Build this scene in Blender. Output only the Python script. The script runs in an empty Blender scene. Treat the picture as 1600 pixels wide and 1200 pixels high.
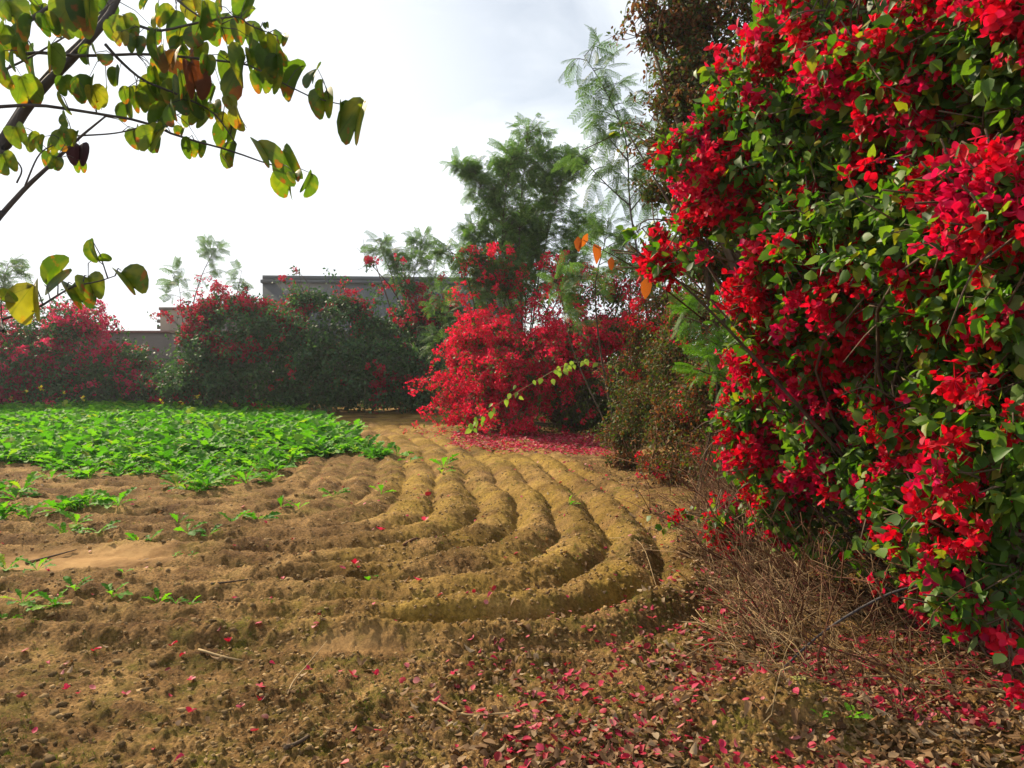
import bpy, math, random
import numpy as np
from mathutils import Vector, Matrix

R = math.radians
rng = np.random.default_rng(11)
random.seed(5)
S = bpy.context.scene
COL = S.collection

# ------------------------------------------------------------------ camera, sky, sun, exposure
CAM_H = 1.6
PITCH = math.atan2(40, 1250)
cam_d = bpy.data.cameras.new("camera")
cam_d.sensor_width = 36
cam_d.lens = 1250 / 1600 * 36
cam_d.clip_start = 0.05
cam_d.clip_end = 2000
cam = bpy.data.objects.new("camera", cam_d)
cam.location = (0, 0, CAM_H)
cam.rotation_euler = (math.pi / 2 - PITCH, 0, 0)
COL.objects.link(cam)
S.camera = cam

SUN_AZ = R(-44)      # from +Y towards -X
SUN_EL = R(34)
w = bpy.data.worlds.new("World")
S.world = w
w.use_nodes = True
nt = w.node_tree
nt.nodes.clear()
def wn(t, **k):
    n = nt.nodes.new(t)
    for a, b in k.items(): setattr(n, a, b)
    return n
out = wn('ShaderNodeOutputWorld'); bg = wn('ShaderNodeBackground')
sky = wn('ShaderNodeTexSky')
sky.sky_type = 'NISHITA'; sky.sun_disc = False
sky.sun_elevation = SUN_EL; sky.sun_rotation = SUN_AZ
sky.air_density = 1.0; sky.dust_density = 0.6; sky.ozone_density = 1.0
tc = wn('ShaderNodeTexCoord')
mp = wn('ShaderNodeMapping'); mp.inputs['Scale'].default_value = (1.0, 1.0, 2.6); mp.inputs['Rotation'].default_value = (0.2, 0.35, 0.4)
nz = wn('ShaderNodeTexNoise'); nz.inputs['Scale'].default_value = 2.3; nz.inputs['Detail'].default_value = 8; nz.inputs['Roughness'].default_value = 0.55
nz.inputs['Distortion'].default_value = 0.5
cr = wn('ShaderNodeValToRGB'); cr.color_ramp.elements[0].position = 0.40; cr.color_ramp.elements[1].position = 0.60
cr.color_ramp.elements[0].color = (0.5, 0.5, 0.5, 1); cr.color_ramp.elements[1].color = (0.98, 0.98, 0.98, 1)
# thin cloud grows denser towards the horizon and towards the sun
dotn = wn('ShaderNodeVectorMath', operation='DOT_PRODUCT')
SUNV = Vector((math.sin(SUN_AZ) * math.cos(SUN_EL), math.cos(SUN_AZ) * math.cos(SUN_EL), math.sin(SUN_EL)))
dotn.inputs[1].default_value = Vector((math.sin(R(-24)) * .97, math.cos(R(-24)) * .97, .22))
mr = wn('ShaderNodeMapRange'); mr.inputs['From Min'].default_value = 0.80; mr.inputs['From Max'].default_value = 0.985
mx = wn('ShaderNodeMath', operation='MAXIMUM')
mix = wn('ShaderNodeMix', data_type='RGBA')
mix.inputs['B'].default_value = (12.6, 13.2, 13.8, 1)
L = nt.links.new
L(tc.outputs['Generated'], mp.inputs['Vector']); L(mp.outputs[0], nz.inputs['Vector']); L(nz.outputs['Fac'], cr.inputs[0])
L(tc.outputs['Generated'], dotn.inputs[0]); L(dotn.outputs['Value'], mr.inputs['Value'])
L(cr.outputs[0], mx.inputs[0]); L(mr.outputs[0], mx.inputs[1]); L(mx.outputs[0], mix.inputs['Factor'])
L(sky.outputs[0], mix.inputs['A']); L(mix.outputs['Result'], bg.inputs['Color']); L(bg.outputs[0], out.inputs[0])
bg.inputs['Strength'].default_value = 0.05

sl = bpy.data.lights.new("sun", 'SUN'); sl.energy = 5.0; sl.angle = R(0.5); sl.color = (1, 0.84, 0.6)
so = bpy.data.objects.new("sun", sl); so.rotation_euler = (SUNV).to_track_quat('Z', 'Y').to_euler(); so.location = (-6, 5, 12)
COL.objects.link(so)
S.view_settings.view_transform = 'Standard'; S.view_settings.look = 'None'
S.view_settings.exposure = 0.85; S.view_settings.gamma = 1; S.view_settings.use_curve_mapping = False

# ------------------------------------------------------------------ numeric helpers
def P(px, py, d):
    """world point seen at photo pixel (px, py) at distance d along +Y"""
    cx, cy = (px - 800) / 1250, (600 - py) / 1250
    # camera pitched down
    c, s = math.cos(PITCH), math.sin(PITCH)
    fy, fz = c + cy * s, -s + cy * c
    return np.array((cx / fy * d, d, CAM_H + fz / fy * d))

def G(px, py):
    d = 2000.0 / (py - 560)
    return np.array(((px - 800) / 1250 * d, d))

def toppx(p):
    p = np.atleast_2d(p)
    c, s = math.cos(PITCH), math.sin(PITCH)
    dy, dz = p[:, 1], p[:, 2] - CAM_H
    f = dy * c - dz * s; u = dy * s + dz * c
    f = np.where(f < .05, .05, f)
    return 800 + 1250 * p[:, 0] / f, 600 - 1250 * u / f, f

def _h(x, y, z, seed):
    n = (x * 374761393 + y * 668265263 + z * 2147483647 + seed * 974634777) & 0xffffffff
    n = ((n ^ (n >> 13)) * 1274126177) & 0xffffffff
    n = n ^ (n >> 16)
    return (n & 0xffff) / 65535.0

def vnoise(p, seed=0):
    p = np.asarray(p, float)
    i = np.floor(p).astype(np.int64); f = p - i; f = f * f * (3 - 2 * f)
    r = 0
    for a in (0, 1):
        for b in (0, 1):
            for c in (0, 1):
                wgt = (f[..., 0] if a else 1 - f[..., 0]) * (f[..., 1] if b else 1 - f[..., 1]) * (f[..., 2] if c else 1 - f[..., 2])
                r = r + wgt * _h(i[..., 0] + a, i[..., 1] + b, i[..., 2] + c, seed)
    return r * 2 - 1

def fbm(p, octv=4, seed=0, gain=.5):
    p = np.asarray(p, float); a = 1; t = 0; n = 0
    for k in range(octv):
        t = t + a * vnoise(p * 2.0 ** k + 17.3 * k, seed + k); n += a; a *= gain
    return t / n

def sstep(a, b, x):
    t = np.clip((x - a) / (b - a), 0, 1); return t * t * (3 - 2 * t)

def norm(v):
    return v / np.maximum(np.linalg.norm(v, axis=-1, keepdims=True), 1e-9)

def frames(axis, nrm):
    """rotation matrices whose local Y = axis, local Z ~ nrm"""
    y = norm(axis); x = norm(np.cross(y, nrm)); z = np.cross(x, y)
    return np.stack([x, y, z], axis=-1)

def randdir(n):
    return norm(rng.normal(size=(n, 3)))

# ------------------------------------------------------------------ object helpers
def raw_mesh(name, V, F, mat=None, smooth=False, mats=None, midx=None):
    me = bpy.data.meshes.new(name)
    V = np.asarray(V, np.float32); F = np.asarray(F, np.int32)
    me.vertices.add(len(V)); me.vertices.foreach_set('co', V.ravel())
    k = F.shape[1]
    me.loops.add(F.size); me.loops.foreach_set('vertex_index', F.ravel())
    me.polygons.add(len(F)); me.polygons.foreach_set('loop_start', np.arange(0, F.size, k, dtype=np.int32))
    try: me.polygons.foreach_set('loop_total', np.full(len(F), k, np.int32))
    except Exception: pass
    if smooth: me.polygons.foreach_set('use_smooth', np.ones(len(F), bool))
    if mat: me.materials.append(mat)
    me.update(calc_edges=True); me.validate()
    return me

def obj(name, me, parent=None, loc=(0, 0, 0), **props):
    o = bpy.data.objects.new(name, me); COL.objects.link(o)
    o.location = Vector([float(a) for a in loc])
    if parent is not None: o.parent = parent
    for k, v in props.items(): o[k] = v
    return o

def thing(name, label, cat, loc, group=None):
    o = obj(name, None, None, loc, label=label, category=cat)
    o.empty_display_size = .2
    if group: o['group'] = group
    return o

def tube(pts, rad, sides=5):
    pts = np.asarray(pts, float); n = len(pts)
    rad = np.broadcast_to(rad, (n,)) if np.ndim(rad) else np.full(n, rad)
    t = norm(np.gradient(pts, axis=0))
    up = np.array((0.13, 0.21, 0.97)); a = norm(np.cross(t, up)); b = np.cross(t, a)
    th = np.arange(sides) * 2 * math.pi / sides
    V = pts[:, None] + rad[:, None, None] * (np.cos(th)[None, :, None] * a[:, None] + np.sin(th)[None, :, None] * b[:, None])
    V = V.reshape(-1, 3); F = []
    for i in range(n - 1):
        for k in range(sides):
            p, q = i * sides + k, i * sides + (k + 1) % sides
            F += [(p, q, q + sides), (p, q + sides, p + sides)]
    for k in range(1, sides - 1):
        F += [(0, k + 1, k), ((n - 1) * sides, (n - 1) * sides + k, (n - 1) * sides + k + 1)]
    return V, np.array(F)

def curve_pts(ctrl, n=12):
    """Catmull-Rom through ctrl"""
    c = np.asarray(ctrl, float); c = np.vstack([2 * c[0] - c[1], c, 2 * c[-1] - c[-2]])
    m = len(c) - 3; o = []
    for i in range(n):
        u = i / (n - 1) * m; k = min(int(u), m - 1); t = u - k
        a, b, d, e = c[k], c[k + 1], c[k + 2], c[k + 3]
        o.append(.5 * (2 * b + (d - a) * t + (2 * a - 5 * b + 4 * d - e) * t * t + (3 * b - a - 3 * d + e) * t ** 3))
    return np.array(o)

def join(parts):
    Vs, Fs, o = [], [], 0
    for V, F in parts:
        Vs.append(V); Fs.append(np.asarray(F) + o); o += len(V)
    return np.vstack(Vs), np.vstack(Fs)

def xf(part, Rm, pos, s=1):
    V, F = part
    return (V * s) @ np.asarray(Rm).T + pos, F

def instance_mesh(protos, pos, rot, sc, idx):
    Vs, Fs, o = [], [], 0
    for k, (V, F) in enumerate(protos):
        m = np.where(idx == k)[0]
        if not len(m): continue
        s = sc[m]; s = s[:, None, None] if s.ndim == 1 else s[:, None, :]
        W = np.einsum('nij,nvj->nvi', rot[m], V[None] * s) + pos[m][:, None]
        FF = F[None] + (np.arange(len(m)) * len(V))[:, None, None] + o
        Vs.append(W.reshape(-1, 3)); Fs.append(FF.reshape(-1, 3)); o += len(m) * len(V)
    return np.vstack(Vs), np.vstack(Fs)

def scatter(parent, name, protos, pos, rot, sc, mat, keep=300, stuff=None, smooth=True, cell=13):
    """one object per piece for the pieces that show largest, the rest joined into one stuff part"""
    if not isinstance(protos[0], tuple): raise ValueError
    pos = np.asarray(pos); n = len(pos); sc = np.asarray(sc, float)
    if n == 0: return
    idx = rng.integers(0, len(protos), n)
    p0 = np.array(parent.location) if parent is not None else np.zeros(3)
    local = pos - p0
    sel = np.zeros(n, bool)
    if keep:
        if n <= keep: sel[:] = True
        else:
            x, y, f = toppx(pos)
            inn = (x > 0) & (x < 1600) & (y > 0) & (y < 1200) & (pos[:, 1] > .3)
            key = (np.floor(x / cell).astype(np.int64) * 4096 + np.floor(y / cell).astype(np.int64))
            o = np.argsort(f); seen = set(); front = np.zeros(n, bool)
            for i in o:
                if inn[i] and key[i] not in seen: seen.add(key[i]); front[i] = True
            score = sc / f + front * 10 + inn * 5
            sel[np.argsort(-score)[:keep]] = True
    meshes = [raw_mesh(name, V, F, mat, smooth) for V, F in protos]
    for i in np.where(sel)[0]:
        o = bpy.data.objects.new(name, meshes[idx[i]]); COL.objects.link(o); o.parent = parent
        M = Matrix([list(r) + [0] for r in (rot[i] * sc[i])] + [[0, 0, 0, 1]]); M.translation = Vector(local[i])
        o.matrix_basis = M
    m = ~sel
    if m.any():
        V, F = instance_mesh(protos, local[m], rot[m], sc[m], idx[m])
        o = obj(stuff or name, raw_mesh(stuff or name, V, F, mat, smooth), parent, kind='stuff')

# ------------------------------------------------------------------ materials
def new_mat(name):
    m = bpy.data.materials.new(name); m.use_nodes = True; m.node_tree.nodes.clear(); return m, m.node_tree

DK = .72
def leaf_mat(name, ramp, trans=.4, tint=None, rough=.5, spec=.3, scale=30, extra=None):
    m, t = new_mat(name); N = t.nodes.new; K = t.links.new
    o = N('ShaderNodeOutputMaterial'); g = N('ShaderNodeNewGeometry'); oi = N('ShaderNodeObjectInfo')
    a = N('ShaderNodeMath'); a.operation = 'ADD'; fr = N('ShaderNodeMath'); fr.operation = 'FRACT'
    K(g.outputs['Random Per Island'], a.inputs[0]); K(oi.outputs['Random'], a.inputs[1]); K(a.outputs[0], fr.inputs[0])
    r = N('ShaderNodeValToRGB'); e = r.color_ramp.elements
    while len(e) < len(ramp): e.new(.5)
    for k, (p, c) in enumerate(ramp): e[k].position = p; e[k].color = (*(np.array(c) * DK), 1)
    K(fr.outputs[0], r.inputs[0])
    nz = N('ShaderNodeTexNoise'); nz.inputs['Scale'].default_value = scale; nz.inputs['Detail'].default_value = 3
    tcn = N('ShaderNodeTexCoord'); K(tcn.outputs['Object'], nz.inputs['Vector'])
    mul = N('ShaderNodeMapRange'); mul.inputs['To Min'].default_value = .6; mul.inputs['To Max'].default_value = 1.4
    K(nz.outputs['Fac'], mul.inputs['Value'])
    mm = N('ShaderNodeVectorMath'); mm.operation = 'SCALE'; K(r.outputs[0], mm.inputs[0]); K(mul.outputs[0], mm.inputs['Scale'])
    col = mm.outputs[0]
    if extra: col = extra(t, col, tcn)
    b = N('ShaderNodeBsdfPrincipled'); b.inputs['Roughness'].default_value = rough; b.inputs['Specular IOR Level'].default_value = spec
    K(col, b.inputs['Base Color'])
    tr = N('ShaderNodeBsdfTranslucent')
    tm = N('ShaderNodeMix'); tm.data_type = 'RGBA'; tm.blend_type = 'MULTIPLY'; tm.inputs['Factor'].default_value = 1
    tm.inputs['B'].default_value = (*(tint or (1.6, 1.6, 1.0)), 1); K(col, tm.inputs['A']); K(tm.outputs['Result'], tr.inputs['Color'])
    ms = N('ShaderNodeMixShader'); ms.inputs[0].default_value = trans
    K(b.outputs[0], ms.inputs[1]); K(tr.outputs[0], ms.inputs[2]); K(ms.outputs[0], o.inputs[0])
    return m

def solid_mat(name, c1, c2, scale=20, rough=.9, bump=.3, bscale=None, detail=6, spec=.2):
    m, t = new_mat(name); N = t.nodes.new; K = t.links.new
    o = N('ShaderNodeOutputMaterial'); b = N('ShaderNodeBsdfPrincipled'); b.inputs['Roughness'].default_value = rough
    b.inputs['Specular IOR Level'].default_value = spec
    tcn = N('ShaderNodeTexCoord'); nz = N('ShaderNodeTexNoise'); nz.inputs['Scale'].default_value = scale; nz.inputs['Detail'].default_value = detail
    K(tcn.outputs['Object'], nz.inputs['Vector'])
    g = N('ShaderNodeNewGeometry'); oi = N('ShaderNodeObjectInfo')
    a = N('ShaderNodeMath'); a.operation = 'ADD'; fr = N('ShaderNodeMath'); fr.operation = 'FRACT'
    K(g.outputs['Random Per Island'], a.inputs[0]); K(oi.outputs['Random'], a.inputs[1]); K(a.outputs[0], fr.inputs[0])
    ad = N('ShaderNodeMath'); ad.operation = 'MULTIPLY_ADD'; ad.inputs[1].default_value = .35
    K(fr.outputs[0], ad.inputs[0]); K(nz.outputs['Fac'], ad.inputs[2])
    r = N('ShaderNodeValToRGB'); r.color_ramp.elements[0].position = .4; r.color_ramp.elements[1].position = .85
    r.color_ramp.elements[0].color = (*(np.array(c1) * DK), 1); r.color_ramp.elements[1].color = (*(np.array(c2) * DK), 1)
    K(ad.outputs[0], r.inputs[0]); K(r.outputs[0], b.inputs['Base Color'])
    n2 = N('ShaderNodeTexNoise'); n2.inputs['Scale'].default_value = bscale or scale * 4; n2.inputs['Detail'].default_value = 5
    K(tcn.outputs['Object'], n2.inputs['Vector'])
    bp = N('ShaderNodeBump'); bp.inputs['Strength'].default_value = bump; bp.inputs['Distance'].default_value = .01
    K(n2.outputs['Fac'], bp.inputs['Height']); K(bp.outputs[0], b.inputs['Normal']); K(b.outputs[0], o.inputs[0])
    return m

def pinken(t, col, tcn):
    N = t.nodes.new; K = t.links.new
    g = N('ShaderNodeNewGeometry'); nz = N('ShaderNodeTexNoise'); nz.inputs['Scale'].default_value = 2.6; K(g.outputs['Position'], nz.inputs['Vector'])
    mr_ = N('ShaderNodeMapRange'); mr_.inputs['From Min'].default_value = .5; mr_.inputs['From Max'].default_value = .68; mr_.inputs['To Max'].default_value = .75; K(nz.outputs['Fac'], mr_.inputs['Value'])
    x = N('ShaderNodeMix'); x.data_type = 'RGBA'; K(mr_.outputs[0], x.inputs['Factor']); K(col, x.inputs['A']); x.inputs['B'].default_value = (.62, .012, .13, 1); return x.outputs['Result']
M_red = leaf_mat('crimson_bract', [(0, (.3, .02, .02)), (.05, (.6, .004, .018)), (.5, (.85, .009, .03)), (.85, (1, .015, .055)), (1, (.78, .03, .14))], .45, (1.15, .5, .7), .6, .2, 30, pinken)
M_redfar = leaf_mat('dusky_crimson_bract', [(0, (.42, .01, .035)), (.5, (.6, .015, .05)), (1, (.66, .03, .11))], .4, (1.2, .8, .9), .6, .2)
M_crim = leaf_mat('crimson_far_bract', [(0, (.6, .006, .03)), (.5, (.9, .014, .06)), (1, (1, .03, .14))], .45, (1.3, .6, 1), .6, .2)
M_pink = leaf_mat('magenta_bract', [(0, (.66, .01, .07)), (.6, (.8, .02, .13)), (1, (.8, .05, .22))], .45, (1.15, .7, .9), .55, .25)
M_leaf = leaf_mat('bougainvillea_leaf', [(0, (.035, .1, .01)), (.5, (.085, .2, .018)), (.88, (.17, .29, .03)), (1, (.34, .30, .03))], .42, (1.7, 1.9, .6), .5, .3)
M_leafpale = leaf_mat('pale_bougainvillea_leaf', [(0, (.1, .17, .05)), (1, (.17, .24, .08))], .35, (1.5, 1.7, .6), .6, .2)
M_leaffar = leaf_mat('hedge_leaf', [(0, (.03, .085, .035)), (.6, (.055, .14, .05)), (1, (.1, .19, .055))], .3, (1.6, 1.8, .8), .6, .25)
M_frond = leaf_mat('feathery_leaflet', [(0, (.07, .15, .04)), (.6, (.11, .21, .06)), (1, (.18, .28, .08))], .4, (1.6, 1.8, .9), .6, .3)
M_fr2 = leaf_mat('mid_green_leaflet', [(0, (.06, .15, .03)), (.6, (.11, .23, .045)), (1, (.22, .33, .07))], .4, (1.6, 1.8, .9), .6, .3)
M_frondbr = leaf_mat('bright_feathery_leaflet', [(0, (.06, .16, .02)), (1, (.12, .25, .03))], .45, (1.6, 1.8, .6), .6, .3)
M_olive = leaf_mat('olive_leaf', [(0, (.04, .08, .014)), (.5, (.08, .125, .02)), (.9, (.12, .13, .03)), (1, (.16, .12, .03))], .35, (1.6, 1.7, .6), .6, .2)
M_brown = leaf_mat('withered_leaf', [(0, (.09, .035, .014)), (.5, (.22, .09, .03)), (1, (.36, .18, .06))], .3, (1.4, 1.1, .7), .7, .15)
M_orange = leaf_mat('orange_leaf', [(0, (.36, .10, .02)), (1, (.5, .17, .03))], .45, (1.4, 1.1, .6), .6, .2)
M_crop = leaf_mat('crop_leaf', [(0, (.05, .19, .012)), (.5, (.11, .34, .018)), (.93, (.2, .44, .03)), (1, (.4, .42, .05))], .45, (1.5, 1.7, .5), .65, .15)
M_grass = leaf_mat('grass_blade', [(0, (.05, .09, .01)), (.6, (.1, .16, .02)), (1, (.2, .2, .05))], .4, (1.5, 1.6, .6), .6, .2)
M_yellow = leaf_mat('yellow_petal', [(0, (.7, .55, .03)), (1, (.8, .65, .05))], .4, (1.2, 1.1, .5), .6, .2)
M_litter = leaf_mat('dry_litter_leaf', [(0, (.09, .045, .02)), (.35, (.2, .11, .05)), (.75, (.36, .22, .11)), (1, (.5, .38, .24))], .25, (1.3, 1.1, .8), .75, .15)
M_fallen = leaf_mat('fallen_bract', [(0, (.16, .04, .03)), (.22, (.42, .02, .035)), (.45, (.6, .02, .06)), (.8, (.75, .05, .14)), (1, (.7, .28, .26))], .35, (1.2, .8, .9), .6, .25)
M_bark = solid_mat('bark', (.07, .045, .03), (.17, .12, .08), 14, .9, .6)
M_barkgrey = solid_mat('greyish_bark', (.05, .045, .05), (.13, .12, .125), 12, .85, .6)
M_twig = solid_mat('dry_twig', (.14, .07, .035), (.4, .26, .14), 9, .85, .2)
M_twigred = solid_mat('reddish_twig', (.1, .035, .02), (.2, .09, .045), 9, .85, .2)
M_straw = solid_mat('straw', (.24, .14, .06), (.48, .34, .17), 9, .8, .2)
M_clod = solid_mat('soil_clod', (.24, .145, .06), (.44, .29, .13), 30, .95, 1, 90)

def bau_extra(t, col, tcn):
    N = t.nodes.new; K = t.links.new
    sp = N('ShaderNodeSeparateXYZ'); K(tcn.outputs['Object'], sp.inputs[0])
    at = N('ShaderNodeMath'); at.operation = 'ARCTAN2'; K(sp.outputs['X'], at.inputs[0]); K(sp.outputs['Y'], at.inputs[1])
    m1 = N('ShaderNodeMath'); m1.operation = 'MULTIPLY'; m1.inputs[1].default_value = 13.5; K(at.outputs[0], m1.inputs[0])
    s1 = N('ShaderNodeMath'); s1.operation = 'COSINE'; K(m1.outputs[0], s1.inputs[0])
    v = N('ShaderNodeMapRange'); v.inputs['From Min'].default_value = .9; v.inputs['From Max'].default_value = 1; v.inputs['To Max'].default_value = .55; K(s1.outputs[0], v.inputs['Value'])
    mxn = N('ShaderNodeMix'); mxn.data_type = 'RGBA'; K(v.outputs[0], mxn.inputs['Factor']); K(col, mxn.inputs['A']); mxn.inputs['B'].default_value = (.035, .06, .01, 1)
    # dry brown blotches that spread from the lobe tips
    oi = N('ShaderNodeObjectInfo'); cmb = N('ShaderNodeVectorMath'); cmb.operation = 'ADD'
    mo = N('ShaderNodeVectorMath'); mo.operation = 'SCALE'; mo.inputs['Scale'].default_value = 40; K(oi.outputs['Location'], mo.inputs[0])
    K(mo.outputs[0], cmb.inputs[0]); K(tcn.outputs['Object'], cmb.inputs[1])
    nz = N('ShaderNodeTexNoise'); nz.inputs['Scale'].default_value = 2.6; nz.inputs['Detail'].default_value = 5; K(cmb.outputs[0], nz.inputs['Vector'])
    ad = N('ShaderNodeMath'); ad.operation = 'MULTIPLY_ADD'; ad.inputs[1].default_value = .22; K(sp.outputs['Y'], ad.inputs[0]); K(nz.outputs['Fac'], ad.inputs[2])
    r = N('ShaderNodeMapRange'); r.inputs['From Min'].default_value = .73; r.inputs['From Max'].default_value = .79; K(ad.outputs[0], r.inputs['Value'])
    m2 = N('ShaderNodeMix'); m2.data_type = 'RGBA'; K(r.outputs[0], m2.inputs['Factor']); K(mxn.outputs['Result'], m2.inputs['A']); m2.inputs['B'].default_value = (.16, .05, .015, 1)
    # yellowing
    n3 = N('ShaderNodeTexNoise'); n3.inputs['Scale'].default_value = 1.6; K(cmb.outputs[0], n3.inputs['Vector'])
    r3 = N('ShaderNodeMapRange'); r3.inputs['From Min'].default_value = .5; r3.inputs['From Max'].default_value = .72; r3.inputs['To Max'].default_value = .45; K(n3.outputs['Fac'], r3.inputs['Value'])
    m3 = N('ShaderNodeMix'); m3.data_type = 'RGBA'; K(r3.outputs[0], m3.inputs['Factor']); K(m2.outputs['Result'], m3.inputs['A']); m3.inputs['B'].default_value = (.27, .24, .02, 1)
    return m3.outputs['Result']
M_bau = leaf_mat('orchid_tree_leaf', [(0, (.035, .08, .012)), (.5, (.06, .115, .018)), (.9, (.10, .155, .025)), (1, (.2, .18, .03))], .5, (2.75, 2.8, .6), .5, .3, 4, bau_extra)

# ------------------------------------------------------------------ leaf and flower shapes (local Y = length, Z = face)
def blade(outline, fold=.2, droop=.15):
    """outline: list of (y, halfwidth) from base to tip"""
    V = []; F = []
    for y, h in outline:
        z = -droop * y * y
        V += [(-h, y, z + h * fold), (0, y, z), (h, y, z + h * fold)]
    for i in range(len(outline) - 1):
        a = i * 3; b = a + 3
        F += [(a, a + 1, b + 1), (a, b + 1, b), (a + 1, a + 2, b + 2), (a + 1, b + 2, b + 1)]
    return np.array(V, float), np.array(F)

LEAF = [blade([(0, .04), (.22, .33), (.55, .3), (1, .01)], f, d) for f, d in ((.25, .2), (.5, .35), (-.2, .1), (.1, -.2))]
LEAFLO = [(np.array([(0, 0, 0), (-.3, .4, .1), (.3, .4, .1), (0, 1, -.1)], float), np.array([(0, 2, 1), (1, 2, 3)])),
          (np.array([(0, 0, 0), (-.28, .45, -.1), (.3, .35, .12), (0, 1, .1)], float), np.array([(0, 2, 1), (1, 2, 3)]))]
CURL = [blade([(0, .05), (.3, .28), (.7, .22), (1, .03)], f, d) for f, d in ((.9, .5), (-.7, -.4), (.5, .9), (.2, .1))]
BRACT = [blade([(0, .1), (.25, .36), (.62, .37), (.88, .2), (1, .03)], f, d) for f, d in ((.35, -.4), (.6, -.25), (.15, .3), (-.3, .4))]

def flower(sc=1, lo=False):
    ps = []
    for k in range(3):
        a = k * 2.094 + rng.uniform(-.3, .3); el = rng.uniform(.2, .9)
        ax = np.array((math.cos(a) * math.cos(el), math.sin(a) * math.cos(el), math.sin(el)))
        Rm = frames(ax[None], np.array((0, 0, 1.))[None] + .2 * rng.normal(size=(1, 3)))[0]
        ps.append(xf(FB[k % 2] if lo else BRACT[rng.integers(4)], Rm, np.zeros(3), sc * rng.uniform(.8, 1.1)))
    return join(ps)

FB = [(np.array([(0, 0, 0), (-.4, .5, .15), (.4, .5, .15), (0, 1, -.1)], float), np.array([(0, 2, 1), (1, 2, 3)])),
      (np.array([(0, 0, 0), (-.38, .55, -.15), (.42, .45, .12), (0, .95, .15)], float), np.array([(0, 2, 1), (1, 2, 3)]))]
def panicle(n, rad, fs, lo=False):
    ps = []
    for k in range(n):
        d = randdir(1)[0]; d[2] = d[2] * .8
        p = d * rad * rng.uniform(.3, 1) ** .7
        Rm = frames(randdir(1), d[None] + .3 * rng.normal(size=(1, 3)))[0]
        ps.append(xf(flower(fs, lo), Rm, p))
        w_ = np.cross(d, (0.3, .2, 1)) * rad * .02
        ps.append((np.array([-w_, w_, p + w_, p - w_]), np.array([(0, 1, 2), (0, 2, 3)])))
    return join(ps)

PAN_NEAR = [panicle(n, r, .032) for n, r in ((10, .06), (14, .075), (6, .045), (3, .03), (12, .09), (5, .055))]
PAN_FAR = [panicle(n, r, .06, True) for n, r in ((9, .1), (12, .14), (6, .08), (8, .16))]

def bipinnate(L=.3, pairs=8, leaflets=9, pl=.09, ll=.014):
    """drooping feathery leaf, its stalk and every leaflet"""
    ps = []
    t = np.linspace(0, 1, 5); mid = np.stack([0 * t, L * t, -.28 * L * t * t], 1)
    ps.append(tube(mid, .0022, 3))
    for k in range(pairs):
        u = .22 + .78 * k / (pairs - 1); c = np.array((0, L * u, -.28 * L * u * u)); ln = pl * (1 - .35 * abs(u - .55))
        for s in (-1, 1):
            ax = norm(np.array((s * .85, .5, -.3 + rng.uniform(-.2, .1))))
            side = norm(np.cross(ax, (0, 0, 1.)))
            for j in range(leaflets):
                q = c + ax * ln * (j + .6) / leaflets + np.array((0, 0, -.25 * ln * ((j + .6) / leaflets) ** 2))
                for s2 in (-1, 1):
                    e = q + side * s2 * ll + ax * ll * .35; h = ax * ln / leaflets * .36
                    b0 = sum(len(x[0]) for x in ps[:0])
                    ps.append((np.array([q - h, q + h, e + h * .7, e - h * .7]), np.array([(0, 1, 2), (0, 2, 3)])))
    return join(ps)
FROND = [bipinnate(.3, 8, 8), bipinnate(.26, 7, 8, .1), bipinnate(.34, 9, 7, .08)]
FRONDLO = [bipinnate(.3, 6, 4, .11, .02), bipinnate(.26, 5, 4, .12, .022), bipinnate(.34, 7, 3, .1, .022)]

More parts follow.
